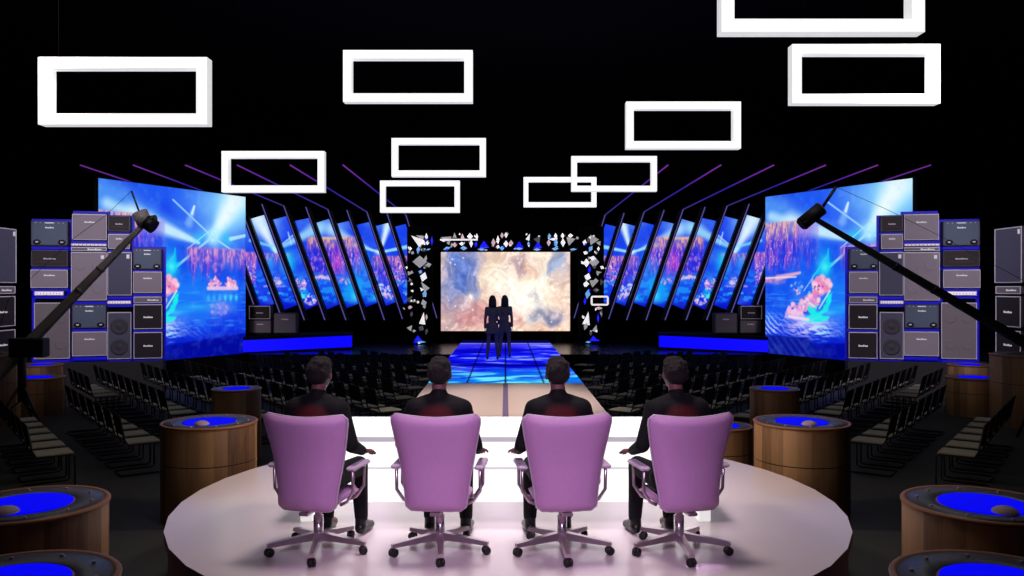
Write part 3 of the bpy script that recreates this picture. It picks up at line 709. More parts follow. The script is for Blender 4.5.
for side, sd in ((1, 'left'), (-1, 'right')):
    place_units(units, SA, SBp, side, sd, .34, '{s} wall of stacked amplifiers')
    place_units(near_units, NA, NB, side, sd, .4, 'amplifier stack at the far {s} edge')
    # blue lit rack: back boards, posts and shelves between the units
    for nm, A, B, cols, dep in (('wall', SA, SBp, ((27.5, 69, 218, 360), (69.5, 107.3, 210, 360), (107.3, 132, 214, 360), (132.3, 164, 246, 360)), .36), ('edge', NA, NB, ((-13, 17, 228, 360),), .42)):
        root = thing('amplifier_rack', f'blue lit rack behind the {sd} wall of amplifiers' if nm == 'wall' else f'dark rack behind the stack at the far {sd} edge', 'rack', (0, 0, 0))
        dv = (B-A).normalized(); nrm = Vector((-dv.y, dv.x))
        for (x0, x1, yt, yb) in cols:
            a_, b_ = plane_hit(x0, yb, A, B), plane_hit(x1, yb, A, B); zt = plane_hit((x0+x1)/2, yt, A, B).z; zb = .795
            P = [a_.xy+nrm*dep, b_.xy+nrm*dep, b_.xy+nrm*(dep+.05), a_.xy+nrm*(dep+.05)]; P = [(side*p.x, p.y) for p in P]
            if side < 0: P = P[::-1]
            MB().prism(P, zb, zt).build('back_board', 'blue_glow' if nm == 'wall' else 'hall_black', root)
        us = units if nm == 'wall' else near_units
        for i in range(len(us)):
            u0 = us[i]; below = us[i+1] if i+1 < len(us) and us[i+1][0] < u0[1]-10 else None
            yb = u0[3]; yn = below[2] if below else 360.3
            c_ = plane_hit((u0[0]+u0[1])/2, yb, A, B); zt = c_.z-.002; zn = plane_hit((u0[0]+u0[1])/2, yn, A, B).z+.003 if below else .795
            if zt-zn < .012: continue
            thick = min(zt-zn, .06)
            wm = 1.2 if not below else 0
            a_, b_ = plane_hit(u0[0]+wm, yb, A, B), plane_hit(u0[1]-wm, yb, A, B)
            f0 = .03
            P = [a_.xy+nrm*f0, b_.xy+nrm*f0, b_.xy+nrm*dep, a_.xy+nrm*dep]; P = [(side*p.x, p.y) for p in P]
            if side < 0: P = P[::-1]
            big = (zt-zn) > .14
            MB().prism(P, zt-thick, zt).build('shelf', 'blue_glow' if (nm == 'wall') else 'hall_black', root)
            if big: MB().prism([(x, y+.05) for x, y in P], zn, zt-thick).build('gap_box', 'hall_black', root)
    # dark riser below the wall of amplifiers
    for (A, B, x0, x1, wd) in ((SA, SBp, 22, 163.5, f'under the {sd} wall of amplifiers'), (NA, NB, -18, 16.5, f'under the stack at the far {sd} edge')):
        root = thing('amplifier_riser', 'dark grey riser '+wd, 'riser', (0, 0, 0))
        dv = (B-A).normalized(); nrm = Vector((-dv.y, dv.x)); a_, b_ = plane_hit(x0, 300, A, B).xy, plane_hit(x1, 300, A, B).xy
        P = [a_-nrm*.08, b_-nrm*.08, b_+nrm*.5, a_+nrm*.5]; P = [(side*p.x, p.y) for p in P]
        if side < 0: P = P[::-1]
        MB().prism(P, 0, .79).build('riser_box', 'riser_grey', root)
    # small amps on the blue riser
    for (x0, x1, yt, yb, kind, words) in ((249, 270, 305, 319, 'hdark', 'small dark amplifier head stacked behind the blue riser, {s} side'), (249, 271, 319, 333, 'small', 'small grey amplifier under the dark head on the {s} blue riser'),
                                          (273.5, 296, 312, 333, 'small', 'square grey-brown amplifier standing alone on the {s} blue riser')):
        Yq = 26.4; a_ = wp(x0, yb, Yq); b_ = wp(x1, yt, Yq)
        z0 = 1.12 if yb == 333 else 1.12+14*Yq/F+.003
        r = amp(kind, b_.x-a_.x, (yb-yt)*Yq/F, .35, (side*(a_.x+b_.x)/2, Yq+.02, z0), 0, words.format(s=sd), f'small amplifiers on the {sd} riser')
    a_ = wp(246.8, 333, 26.3)
    MB_ = MB().bbox(-.08, .08, 0, .3, 0, .95, .01).build('column_speaker', 'amp_shell'); MB_.location = (side*a_.x, 26.5, 1.12); tag(MB_, f'slim column speaker at the outer end of the {sd} blue riser', 'speaker')

# ================================================================== HANGING FRAMES
fr = [(38, 57, 212, 127, 13.0, 'big white rectangular frame hanging at the upper left'), (343, 50, 473, 104, 16.9, 'white rectangular frame hanging highest left of centre'),
      (391.5, 138, 486, 177.5, 23.0, 'small white frame hanging just above another, left of centre'), (380, 180.5, 460, 213, 27.5, 'small white frame hanging lowest, just left of centre'),
      (221.5, 151, 326, 193, 21.0, 'white frame hanging in front of the left light bars and screen corner'), (717, -46, 925, 37, 10.6, 'biggest white frame, cut by the top edge of the picture'),
      (788, 44, 940.5, 106, 14.4, 'white frame hanging below the biggest one, upper right'), (625, 101.5, 741, 150, 19.0, 'white frame hanging right of centre above the light bars'),
      (571, 156, 657, 192, 25.6, 'small white frame overlapping a smaller one at its lower left'), (523.5, 177, 596.5, 207.5, 30.0, 'smallest white frame, overlapped by its larger neighbour, right of centre')]
for (x0, y0, x1, y1, Y, lab) in fr:
    if Y > 29: Y = 28.0
    q_ = 1-.22/(Y+.22); y1 = CY-(CY-y1)/q_
    if x0 > CX: x0 = CX+(x0-CX)/q_
    if x1 < CX: x1 = CX+(x1-CX)/q_
    a_ = wp(x0, y1, Y); b_ = wp(x1, y0, Y); w = b_.x-a_.x; h = b_.z-a_.z; th = w*.064; thz = th*1.0; d = .22
    t = thing('hanging_frame', lab, 'frame', ((a_.x+b_.x)/2, Y, a_.z), 0, None)
    x = w/2; bars_ = [(-x, x, h-thz, h), (-x, x, 0, thz), (-x, -x+th, thz, h-thz), (x-th, x, thz, h-thz)]
    names = ['top_rail', 'bottom_rail', 'side_rail', 'side_rail']
    for nm, (xa, xb, za, zb) in zip(names, bars_):
        mb = MB(); mb.box(xa, xb, 0, d, za, zb); mb.m = [1, 1, 0, 1, 1, 1]; mb.build(nm, ['frame_light', 'frame_side_shaded'], t)
    for sx in (-1, 1):
        MB().tube([(sx*x*.8, d/2, h), (sx*x*.8, d/2, 10-a_.z)], .004, 5).build('hanging_wire', 'hall_black', t)

# ================================================================== CRYSTAL PORTAL
def octa(mb, c, rx, rz, ry=None, rot=0):
    ry = ry or rx; R = Matrix.Rotation(rot, 4, 'Y')
    ps = [(-rx, 0, 0), (rx, 0, 0), (0, -ry, 0), (0, ry, 0), (0, 0, -rz), (0, 0, rz)]
    mb.add([Vector(c)+(R @ Vector(p)) for p in ps], [(0, 2, 5), (2, 1, 5), (1, 3, 5), (3, 0, 5), (2, 0, 4), (1, 2, 4), (3, 1, 4), (0, 3, 4)])
def pyr(mb, c, rx, rz, rot=0):   # cone-like facet on its side
    R = Matrix.Rotation(rot, 4, 'Y'); n = 5
    ps = [(0, 0, rz)]+[(rx*math.cos(2*PI*k/n), rx*math.sin(2*PI*k/n), -rz) for k in range(n)]
    mb.add([Vector(c)+(R @ Vector(p)) for p in ps], [(0, 1+k, 1+(k+1) % n) for k in range(n)]+[tuple(range(n, 0, -1))])
YC = 29.0; PXM = YC/F
Wc, Gc, Dc, Pc, Ic, Bc = 'crystal_white', 'crystal_grey', 'crystal_dim', 'crystal_pink', 'crystal_ice', 'lamp_blue'
colL = [('p', 417, 240, 4.5, 6.5, -.9, Wc), ('p', 420, 237, 2.5, 4, -1.2, Gc), ('o', 426.5, 237, 1.6, 4, 0, Wc), ('o', 424, 243, 2.6, 2.2, .3, Wc), ('o', 428, 243, 1.8, 2.5, .2, Wc), ('o', 432, 241, 1.2, 5, 0, Bc),
        ('o', 411, 249, 1.8, 2.2, 0, Wc), ('o', 413, 253, 1.8, 1.8, .4, Gc), ('o', 409.5, 252, 1, 1.5, 0, Pc), ('o', 419, 250, 1.8, 4, .2, Ic), ('o', 424, 250, 2.6, 2, .6, Dc), ('o', 428.5, 249.5, 2.5, .9, -.3, Ic),
        ('o', 420.5, 262, 7.2, 6.2, 0, Gc), ('o', 426, 259, 1.5, 3.8, .2, Gc), ('o', 425.5, 266, 2.2, 3, 0, Dc), ('o', 407.5, 267.5, 1.3, 1.3, 0, Wc), ('p', 411.5, 273, 2.2, 3, 1.5, Gc), ('p', 409, 281, 1.8, 3, -1.5, Dc),
        ('o', 421, 272, 2, 2, .3, Ic), ('o', 424, 277, 3.6, 5, .3, Wc), ('p', 424, 286, 3.6, 5, -.6, Gc), ('o', 412.5, 284, 1.5, 1.5, 0, Wc), ('o', 413, 291, 1.2, 1.4, 0, Wc), ('o', 406, 294, 1.4, 2, 0, Ic), ('p', 411, 298, 3, 3.5, .8, Dc), ('o', 414, 301, 3, 1.2, .1, Gc),
        ('o', 418, 302, 1.6, 1.6, 0, Wc), ('o', 411, 307, 2.4, 1.8, 0, Pc), ('o', 425, 294, 2.4, 3.6, .4, Ic), ('o', 424, 303, 3, 4, -.3, Gc), ('o', 404.5, 308, .8, 1, 0, Gc), ('o', 412, 314, 1.5, 3, .2, Dc), ('p', 423, 318, 3.4, 6, .15, Wc),
        ('o', 427, 317, 1.4, 3, 0, Pc), ('p', 411, 327, 3, 2.6, .7, Gc), ('o', 414, 331, 1.6, 1.6, 0, Gc), ('o', 422, 328, 3, 3, .5, Dc), ('o', 427, 331, 1.5, 3, .2, Dc),
        ('p', 418, 338, 4.5, 2.6, 0, Bc), ('o', 422, 341.5, 5, 1, 0, Ic), ('o', 415.5, 342, 2, .9, 0, Bc)]
colR = [('p', 594, 240, 5.5, 4.2, 1.57, Gc), ('p', 592, 237, 2.6, 3, .9, Wc), ('o', 584.5, 242.5, 2.2, 3, .2, Wc), ('o', 587.5, 240, 1.3, 3, 0, Dc), ('o', 598, 249, 1.4, 2.4, 0, Wc), ('o', 596, 253, 1.6, 1.6, 0, Gc), ('o', 590, 249, 2, 3.5, .5, Ic), ('o', 585, 253, 2.4, 2, .4, Wc),
        ('o', 594, 262, 5, 6, 0, Gc), ('o', 592, 258.5, 3.5, 2.4, .2, Wc), ('o', 586, 263, 3.2, 4.4, 0, Wc), ('o', 602, 267.5, 2.4, 1.8, .5, Wc), ('p', 598.5, 272.5, 2, 2.6, 1.5, Gc), ('o', 589, 270, 1.6, 4, .1, Bc), ('o', 587.5, 277, 3.4, 4, .3, Wc), ('o', 585.5, 284, 3, 3, 0, Wc), ('p', 594.5, 282, 4.2, 4.2, 1.2, Gc), ('p', 602, 282, 3.5, 1.4, 1.57, Dc),
        ('o', 587, 294, 2.6, 5, .2, Ic), ('o', 584.5, 301, 1.4, 4, .1, Bc), ('o', 596, 290, 3.4, 2.4, 0, Dc), ('o', 598, 308, 4, 1.6, 0, Pc), ('o', 601, 313, 1.2, 5, 0, Dc), ('p', 587, 318, 4, 6.5, .2, Wc), ('o', 585, 326, 2, 4, .3, Gc), ('p', 595, 328, 3, 3.5, .3, Gc), ('o', 598, 318, 1.2, 5, 0, Bc),
        ('o', 590, 333, 1.6, 2.6, 0, Dc), ('p', 593, 338, 4.5, 2.6, 0, Bc), ('o', 588, 342, 3, 1.0, 0, Ic), ('o', 597, 340, 2, 1, 0, Bc)]
topR = [('p', 446, 239, 3.6, 5, -1.3, Gc), ('o', 444, 240.5, 3.5, 1.6, 0, Wc), ('o', 447, 248.5, 4, 1.8, -.3, Ic), ('p', 455, 235.5, 2.2, 2.6, 0, Gc), ('o', 455, 245, 2.6, 2.6, 0, Pc), ('p', 462.5, 236, 2.2, 2.6, 0, Pc), ('o', 464, 248.5, 3.6, 2.2, 0, Ic), ('o', 462, 244, 2.8, 2, 0, Wc),
        ('o', 470, 236.5, 3, 3.5, 0, Wc), ('o', 471.5, 244, 1.8, 4, 0, Wc), ('o', 477, 237, 1.4, 3.6, 0, Wc), ('o', 476, 244.5, 1.6, 3, .2, Bc), ('p', 484, 244.5, 5.2, 3.4, 0, Bc), ('o', 481.5, 249.5, 4, 1.4, 0, Ic), ('o', 452, 245, 1.4, 2.2, 0, Gc),
        ('o', 493.5, 243, 2.2, 4.4, 0, Pc), ('o', 498, 240, 1.6, 4.6, 0, Wc), ('o', 502, 235.5, 1.8, 3, 0, Pc), ('o', 506, 235.5, 1.8, 3, 0, Wc), ('o', 502, 248.5, 2.4, 2.4, 0, Ic), ('o', 506, 244, 2.6, 3.4, 0, Wc), ('o', 511, 243.5, 2.4, 3.2, 0, Pc), ('o', 498, 247, 2, 2, .3, Wc),
        ('p', 519, 244.5, 4.8, 3.2, 0, Bc), ('o', 519, 249, 4, 1.3, 0, Ic), ('p', 528.5, 237, 2.2, 3.4, .4, Wc), ('o', 528.5, 244, 1.4, 2.8, 0, Ic), ('p', 538, 239, 4, 3.2, .7, Dc), ('p', 537.5, 245, 4.4, 3, 0, Bc), ('o', 537, 249.5, 4, 1.2, 0, Ic),
        ('o', 549, 236.5, 1.8, 2.8, 0, Ic), ('o', 548.5, 243, 2, 3.6, 0, Pc), ('o', 555.5, 236, 1.8, 3, 0, Wc), ('o', 555.5, 243, 2, 5, 0, Ic), ('o', 553, 239.5, 4.4, 1.4, 0, Wc), ('o', 562.5, 236, 1.9, 3, 0, Wc), ('o', 562.5, 243, 2.4, 4.4, 0, Wc), ('o', 555, 249, 3.6, 1.6, 0, Ic), ('p', 571.5, 240, 4.8, 4, 1.3, Gc), ('o', 570, 236, 2.6, 2.2, 0, Wc), ('o', 573, 249.5, 3.6, 1.2, 0, Ic)]
def portal(name, items, label, posts):
    root = thing(name, label, 'truss', (0, YC, .62))
    def W_(px, py, dy=0): p = wp(px, py, YC); return Vector((p.x, dy, p.z-.62))
    rs = random.Random(11); extra = []
    for (k, px, py, rx, rz, rot, m) in items:
        if m in (Bc,): continue
        extra.append((rs.choice('op'), px+rs.uniform(-1, 1)*rx*1.2, py+rs.uniform(-1, 1)*rz*.9, max(.9, rx*rs.uniform(.3, .6)), max(1, rz*rs.uniform(.3, .6)), rs.uniform(-1, 1), rs.choice([Wc, Gc, Dc, Bc, m])))  # satellite pieces scattered at random, the blue ones added as glints
    items = [(k, px, py, rx, rz, rot, m) for (k, px, py, rx, rz, rot, m) in items]+extra
    for i, (k, px, py, rx, rz, rot, m) in enumerate(items):
        mb = MB(); c_ = W_(px, py, -.25+.1*(i % 3))
        mid = Vector((0, 0, 0))
        if k == 'o': octa(mb, mid, rx*PXM, rz*PXM, rot=rot)
        else: pyr(mb, mid, rx*PXM, rz*PXM, rot)
        o = mb.build('lamp_glint' if m == Bc else 'crystal', m, root, loc=c_)
        if m in (Bc, Ic): o['label'] = 'blue glowing spot of light' if m == Bc else 'icy blue crystal'
    for nm, mb in posts(W_): mb.build(nm, 'hall_black', root)
def pl(W_):
    yield 'post', MB().tube([W_(416, 343.9, .05), W_(416, 233, .05)], .06, 6)
    yield 'post', MB().tube([W_(425, 343.9, .05), W_(425, 233, .05)], .06, 6)
    a_, b_ = W_(406.5, 343.5, .16), W_(432, 226, .2); yield 'backing_panel', MB().box(a_.x, b_.x, .16, .22, a_.z+.02, b_.z)
def pr(W_):
    yield 'post', MB().tube([W_(588, 343.9, .05), W_(588, 233, .05)], .06, 6)
    yield 'post', MB().tube([W_(597, 343.9, .05), W_(597, 233, .05)], .06, 6)
    a_, b_ = W_(579, 343.5, .16), W_(604.5, 226, .2); yield 'backing_panel', MB().box(a_.x, b_.x, .16, .22, a_.z+.02, b_.z)
def ptp(W_):
    yield 'rail', MB().tube([W_(433, 241, .1), W_(578, 241, .1)], .06, 6)
    yield 'rail', MB().tube([W_(433, 248, .1), W_(578, 248, .1)], .06, 6)
portal('crystal_column', colL, 'column of white and grey crystal shapes left of the central screen', pl)
portal('crystal_column', colR, 'column of white and grey crystal shapes right of the central screen', pr)
portal('crystal_beam', topR, 'row of white and blue crystal shapes above the central screen', ptp)
cr = [o for o in COL.objects if o.name.startswith('crystal_beam') and o.type == 'EMPTY'][0]
p0, p1 = wp(441, 240.3, YC), wp(478, 240.3, YC)
MB().box(p0.x, p1.x, -.36, -.3, p0.z-.62-.025, p0.z-.62+.03).build('white_rail', 'crystal_white', cr)
cr2 = [o for o in COL.objects if o.name.startswith('crystal_column') and o.type == 'EMPTY'][1]
c0 = wp(598.5, 300.5, YC); pts = []
for k in range(24):
    a_ = 2*PI*k/24; cx_ = math.copysign(min(abs(math.cos(a_))*1.3, 1), math.cos(a_)); pts.append((c0.x+cx_*8*PXM, -.38, c0.z-.62+max(-1, min(1, math.sin(a_)*1.5))*4*PXM))
MB().tube(pts, .035, 6, closed=True).build('ring_light', 'crystal_white', cr2)

# ================================================================== BARREL TABLES
def barrel(px, ptop, Y, r, h, label, group, seam=.6, lit=True):
    x = (px-CX)*Y/F
    t = thing('drum_table', label, 'table', (x, Y, 0), 0, group)
    MB().lathe([(r*.985, 0), (r*.985, .02), (r, .04), (r, h*seam-.006)], 44, smooth=True).build('lower_staves', 'wood_staves', t)
    MB().lathe([(r*.985, h*seam-.008), (r*.985, h*seam+.008)], 44).build('seam', 'barrel_dark', t)
    MB().lathe([(r, h*seam+.006), (r, h-.03)], 44).build('upper_staves', 'wood_staves', t)
    MB().lathe([(r, h-.03), (r+.010, h-.024), (r+.012, h-.008), (r+.004, h), (r-.022, h), (r-.03, h-.010)], 44).build('rim', 'wood_rim', t)
    MB().lathe([(r-.026, h-.02), (r-.026, h-.004), (r*.6, h-.004), (r*.58, h-.012)], 44).build('top_ring', 'barrel_ring', t)
    MB().lathe([(r*.56, h-.02), (r*.56, h-.002), (r*.55, h+.001)], 44).build('light_disc' if lit else 'top_disc', 'blue_disc' if lit else 'barrel_dark', t)
    if r > .5 and h > 1 and h < 1.2:
        prof = [(.085*math.cos(PI/2*k/6), .045*math.sin(PI/2*k/6)) for k in range(7)]; prof[-1] = (.001, .045)
        MB().lathe(prof, 20, c=(0, -r*.47, h)).build('pale_dome', 'dome_grey', t)  # small pale dome near the front edge of the disc
        for k in range(10):
            a_ = 2*PI*(k+.3)/10; MB().lathe([(.012, 0), (.010, .012)], 8, c=((r-.1)*math.cos(a_), (r-.1)*math.sin(a_), h-.004)).build('stud', 'dome_grey', t)
    return t
def side_barrels(sd, mir):
    m_ = (lambda x: 1011-x) if mir else (lambda x: x)
    g = f'wooden drum tables on the {sd}'
    barrel(m_(209.5), 421, 9.37, .52, 1.08, f'wooden drum table with blue lit top beside the {sd} edge of the white platform', g)
    barrel(m_(236.5), 388, 12.46, .36, 1.08, f'slimmer wooden drum table with blue top behind the large one, {sd} of the platform', g)
    barrel(m_(27), 503, 5.8, .525, 1.08, f'wide wooden drum table with glowing blue top near the {sd} picture edge', g)
    barrel(m_(8), 582, 4.24, .525, 1.08, f'nearest wooden drum table with blue top, cut by the lower {sd} corner', g)
    barrel(m_(38), 377, 16.9, .5, .77, f'dark wooden drum table with blue top in front of the outer {sd} amplifiers', g)
    barrel(m_(42), 364, 17.95, .42, .93, f'drum table with blue top half hidden behind another, below the outer {sd} amplifiers', g)
    barrel(m_(-19), 354, 15.6, .67, 1.34, f'tallest wooden drum table, plain dark brown, at the far {sd} edge', g, lit=False)
side_barrels('left', False); side_barrels('right', True)
barrel(722, 425, 10.6, .38, .83, 'small drum table partly hidden behind the rightmost pink chair', None)

# ================================================================== AUDIENCE CHAIRS
def make_audience_chair():
    t = thing('audience_chair', '', 'chair')
    MB().bbox(-.19, .19, -.20, .24, .42, .46, .012).build('seat', 'seat_grey', t)
    T = Matrix.Translation((0, -.23, .50)) @ Matrix.Rotation(math.radians(12), 4, 'X')
    MB().bbox(-.20, .20, -.012, .012, .06, .36, .008, T=T).build('backrest', 'back_black', t)
    fr_ = MB()
    for sx in (-1, 1):
        x = sx*.21; fr_.tube([(x, -.31, .86), (x, -.235, .5), (x, -.19, .43), (x, .22, .43), (x, .25, .40), (x, .25, .03), (x, .22, .012), (x, -.28, .012)], .012, 6)
    fr_.tube([(-.21, -.28, .012), (.21, -.28, .012)], .012, 6).tube([(-.21, .2, .415), (.21, .2, .415)], .01, 6).tube([(-.21, -.235, .5), (.21, -.235, .5)], .01, 6)
    fr_.build('sled_frame', 'metal_black', t)
    return t
ach = make_audience_chair(); first = [True]
def put_chair(x, y, side, label, group):
    rz = math.atan2(.6, .8)-PI/2        # +y local faces (.8,.6)
    rz = rz if side > 0 else -rz
    loc = (side*x, y, 0)
    if first[0]:
        ach.location = loc; ach.rotation_euler = (0, 0, rz); ach['label'] = label; ach['group'] = group; first[0] = False; return
    dup(ach, loc, rz, label, group)
dvx, dvy = -.6, .8; fx, fy = .8, .6
NUM = ['nearest', 'second', 'third', 'fourth', 'fifth', 'sixth', 'seventh', 'eighth', 'ninth', 'tenth', 'eleventh', 'twelfth']
for side, sd in ((1, 'left'), (-1, 'right')):
    rows = [((-5.96, 10.75), 0, 6, f'the front row at the {sd} picture edge'), ((-5.18, 11.6), 0, 7, f'the row just beyond the front one, {sd} side')]
    for (s0, k0, k1, nm) in rows:
        for k in range(k0, k1):
            x, y = s0[0]+dvx*.65*k, s0[1]+dvy*.65*k
            put_chair(x, y, side, f'{NUM[k]} black sled chair of {nm}', f'{sd} audience chairs in {nm}')
    for k in range(4):
        put_chair(-8.1+dvx*.62*k, 16.5+dvy*.62*k, side, f'{NUM[k]} black sled chair of the short row by the {sd} amplifier riser', f'{sd} chairs by the amplifier riser')
    for rI in range(0, 9):
        sx, sy = -5.65+fx*1.0*rI, 14.2+fy*1.0*rI
        cnt = 0; nm = f'{["first","second","third","fourth","fifth","sixth","seventh","eighth","ninth"][rI]} row of the dense {sd} block'
        for k in range(-6, 15):
            x, y = sx+dvx*.62*k, sy+dvy*.62*k
            if x > -1.95 or y > 23.4 or y < 13.3 or x < -9.2: continue
            if rI == 0 and k < 0: continue
            if (Vector((x, y))-Vector((-4.1, 12.46))).length < .95: continue
            if y > 18.9+(x+9.2)*.9 and x < -6: continue          # keep clear of screen plinth and riser
            put_chair(x, y, side, f'black sled chair with pale seat in the {nm}', f'chairs in the {nm}'); cnt += 1

# ================================================================== DESK
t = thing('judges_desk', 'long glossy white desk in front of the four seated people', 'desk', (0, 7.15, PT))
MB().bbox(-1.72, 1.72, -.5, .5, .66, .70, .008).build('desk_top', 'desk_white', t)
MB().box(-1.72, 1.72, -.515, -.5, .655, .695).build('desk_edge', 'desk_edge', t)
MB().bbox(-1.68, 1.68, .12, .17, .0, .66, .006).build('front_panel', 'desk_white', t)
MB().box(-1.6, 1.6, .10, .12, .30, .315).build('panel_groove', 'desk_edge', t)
for sx in (-1, 1):
    MB().bbox(sx*1.62-.05, sx*1.62+.05, -.48, .11, 0, .66, .006).build('end_panel', 'desk_white', t)

# ================================================================== OFFICE CHAIRS
def make_office_chair():
    t = thing('office_chair', '', 'chair')
    # backrest shell
    nu, nv = 21, 25; fs = []; vs = []
    def P(i, j, back):
        s = j/(nv-1); u = -1+2*i/(nu-1)
        z = .352+.650*s; w = .218+.106*(max(0, s-.12)/.88)**1.15
        cr_ = .055
        e = 0
        zz0, zz1 = (z-.352), (1.002-z)
        q = min(zz0, zz1)
        if q < cr_: e = .045*(1-math.sqrt(max(0, 1-((cr_-q)/cr_)**2)))
        w -= e
        x = w*u
        z += .020*(abs(u)**1.6)*sm_(s, .75, 1.0)-.010*(abs(u)**2)*(1-sm_(s, 0, .2))
        y = -.235-.05*math.sin(PI*(s-.05))*-.5-.10*max(0, s-.5)**1.2+.045*u*u
        th = .055*(1-abs(u)**6)*(1-(abs(2*s-1))**8)+.004
        return (x, y-(th if back else -th*.2), z)
    def sm_(x, a, b): tt = max(0, min(1, (x-a)/(b-a))); return tt*tt*(3-2*tt)
    for back in (0, 1):
        for j in range(nv):
            for i in range(nu): vs.append(P(i, j, back))
    K = nu*nv
    for j in range(nv-1):
        for i in range(nu-1):
            a_ = j*nu+i; fs.append((a_, a_+1, a_+nu+1, a_+nu)); fs.append((K+a_, K+a_+nu, K+a_+nu+1, K+a_+1))
    bd = [i for i in range(nu)]+[j*nu+nu-1 for j in range(1, nv)]+[(nv-1)*nu+i for i in range(nu-2, -1, -1)]+[j*nu for j in range(nv-2, 0, -1)]
    for k in range(len(bd)):
        a_, b_ = bd[k], bd[(k+1) % len(bd)]; fs.append((a_, K+a_, K+b_, b_))
    mb = MB().add(vs, fs, 0, True); o = mb.build('backrest', 'chair_lilac', t); bake(o, [subd(1)])
    rim = [Vector(vs[K+k])+Vector((0, .012, 0)) for k in bd]
    MB().tube(rim, .008, 6, closed=True).build('edge_piping', 'chair_piping', t)
    # seat
    mb = MB(); mb.bbox(-.215, .215, -.20, .27, .36, .43, .03); o = mb.build('seat', 'chair_lilac', t); bake(o, [subd(2)]); 
    for p in o.data.polygons: p.use_smooth = True
    MB().bbox(-.12, .12, -.12, .14, .31, .36, .01).build('tilt_mechanism', 'chair_metal', t)
    MB().bbox(-.035, .035, -.25, -.08, .315, .34, .006).bbox(-.035, .035, -.225, -.195, .34, .46, .006).build('back_bracket', 'chair_metal', t)
    for sx in (-1, 1):
        a_ = MB(); X = sx*.30
        a_.tube([(sx*.20, -.07, .36), (sx*.25, -.075, .385), (X, -.08, .46), (X, -.09, .60), (X, -.06, .612), (X, .10, .612), (X, .13, .60), (X, .12, .46), (sx*.25, .10, .385), (sx*.20, .10, .36)], .012, 8)
        o = a_.build('armrest', 'chair_metal', t)
        MB().bbox(X-.036, X+.036, -.13, .17, .614, .645, .012).build('arm_pad', 'chair_piping', o)
    MB().lathe([(.036, .10), (.036, .26), (.026, .26), (.026, .31)], 16).build('gas_column', 'chair_chrome', t)
    MB().lathe([(.05, .075), (.055, .09), (.045, .13), (.03, .14)], 16).build('hub', 'chair_chrome', t)
    for k in range(5):
        an = math.radians(-90+72*k); c_, s_ = math.cos(an), math.sin(an)
        T = Matrix.Rotation(an, 4, 'Z'); lg = MB(); L = .345
        secs = [(.03, .032, .085, .14), (.15, .028, .08, .122), (L+.015, .022, .066, .092)]; vv = []
        for (rr, hw_, z0_, z1_) in secs: vv += [T @ Vector((rr, -hw_, z0_)), T @ Vector((rr, hw_, z0_)), T @ Vector((rr, hw_*.75, z1_)), T @ Vector((rr, -hw_*.75, z1_))]
        ff = [(3, 2, 1, 0), (8, 9, 10, 11)]
        for q in range(2):
            for e in range(4): ff.append((q*4+e, q*4+(e+1) % 4, q*4+4+(e+1) % 4, q*4+4+e))
        lg.add(vv, ff); o = lg.build('base_leg', 'chair_metal', t)
        ck = MB(); L = .345; px_, py_ = c_*L, s_*L
        R = Matrix.Translation((px_, py_, .030)) @ Matrix.Rotation(an+.5, 4, 'Z') @ Matrix.Rotation(PI/2, 4, 'X')
        ck.lathe([(.020, -.026), (.030, -.022), (.030, -.006), (.014, -.004), (.014, .004), (.030, .006), (.030, .022), (.020, .026)], 18, T=R)
        ck.tube([(px_, py_, .04), (px_, py_, .075)], .009, 8); ck.build('caster', 'caster_black', o)
    return t

# ================================================================== PEOPLE
def hand(mb, wrist, d, palm_n, s=1.0, thumb_side=1, curl=.35):
    """palm plus five fingers; d = pointing direction, palm_n = palm normal (fingers curl towards it)"""
    d = Vector(d).normalized(); n = Vector(palm_n); n = (n-d*n.dot(d)).normalized(); sd_ = d.cross(n).normalized()*thumb_side
    w = Vector(wrist)
    for k in range(4):
        off = sd_*(.030-.020*k)*s; k0 = w+d*.02*s+off*.7; k1 = w+d*.085*s+off
        mb.capsule(k0, k1, .014*s, .0115*s, 8, 3)
        L = [.042, .047, .044, .034][k]*s; q = k1
        for j in range(3):
            an = curl*(j+.6); dd = d*math.cos(an)+n*math.sin(an); q2 = q+dd*L*(1, .68, .5)[j]
            mb.capsule(q, q2, (.0095-.0010*j)*s, (.0090-.0010*j)*s, 8, 3); q = q2
    b = w+d*.03*s+sd_*.022*s; dd = (d*.6+sd_*.8+n*.15).normalized(); b2 = b+dd*.035*s; b3 = b2+(d*.9+sd_*.35+n*.3).normalized()*.03*s; b4 = b3+(d*1+n*.4).normalized()*.024*s
    mb.capsule(b, b2, .014*s, .011*s, 8, 3); mb.capsule(b2, b3, .011*s, .0095*s, 8, 3); mb.capsule(b3, b4, .0095*s, .008*s, 8, 3)
def head(mb, c, T=None):
    """head facing +y, c = centre"""
    c = Vector(c)
    mb.ell(c+Vector((0, -.012, .022)), (.076, .094, .088)); mb.ell(c+Vector((0, .018, -.035)), (.060, .070, .078))
    mb.ell(c+Vector((0, .055, -.085)), (.032, .028, .026))
    mb.capsule(c+Vector((0, .086, .012)), c+Vector((0, .108, -.026)), .010, .014, 8, 3)           # nose
    mb.capsule(c+Vector((-.05, .066, .028)), c+Vector((.05, .066, .028)), .013, .013, 8, 3)       # brow
    mb.capsule(c+Vector((-.020, .078, -.060)), c+Vector((.020, .078, -.060)), .009, .009, 8, 3)   # lips
    for sx in (-1, 1):
        mb.ell(c+Vector((sx*.080, -.004, -.010)), (.010, .020, .032)); mb.ell(c+Vector((sx*.042, .052, -.028)), (.022, .026, .024))
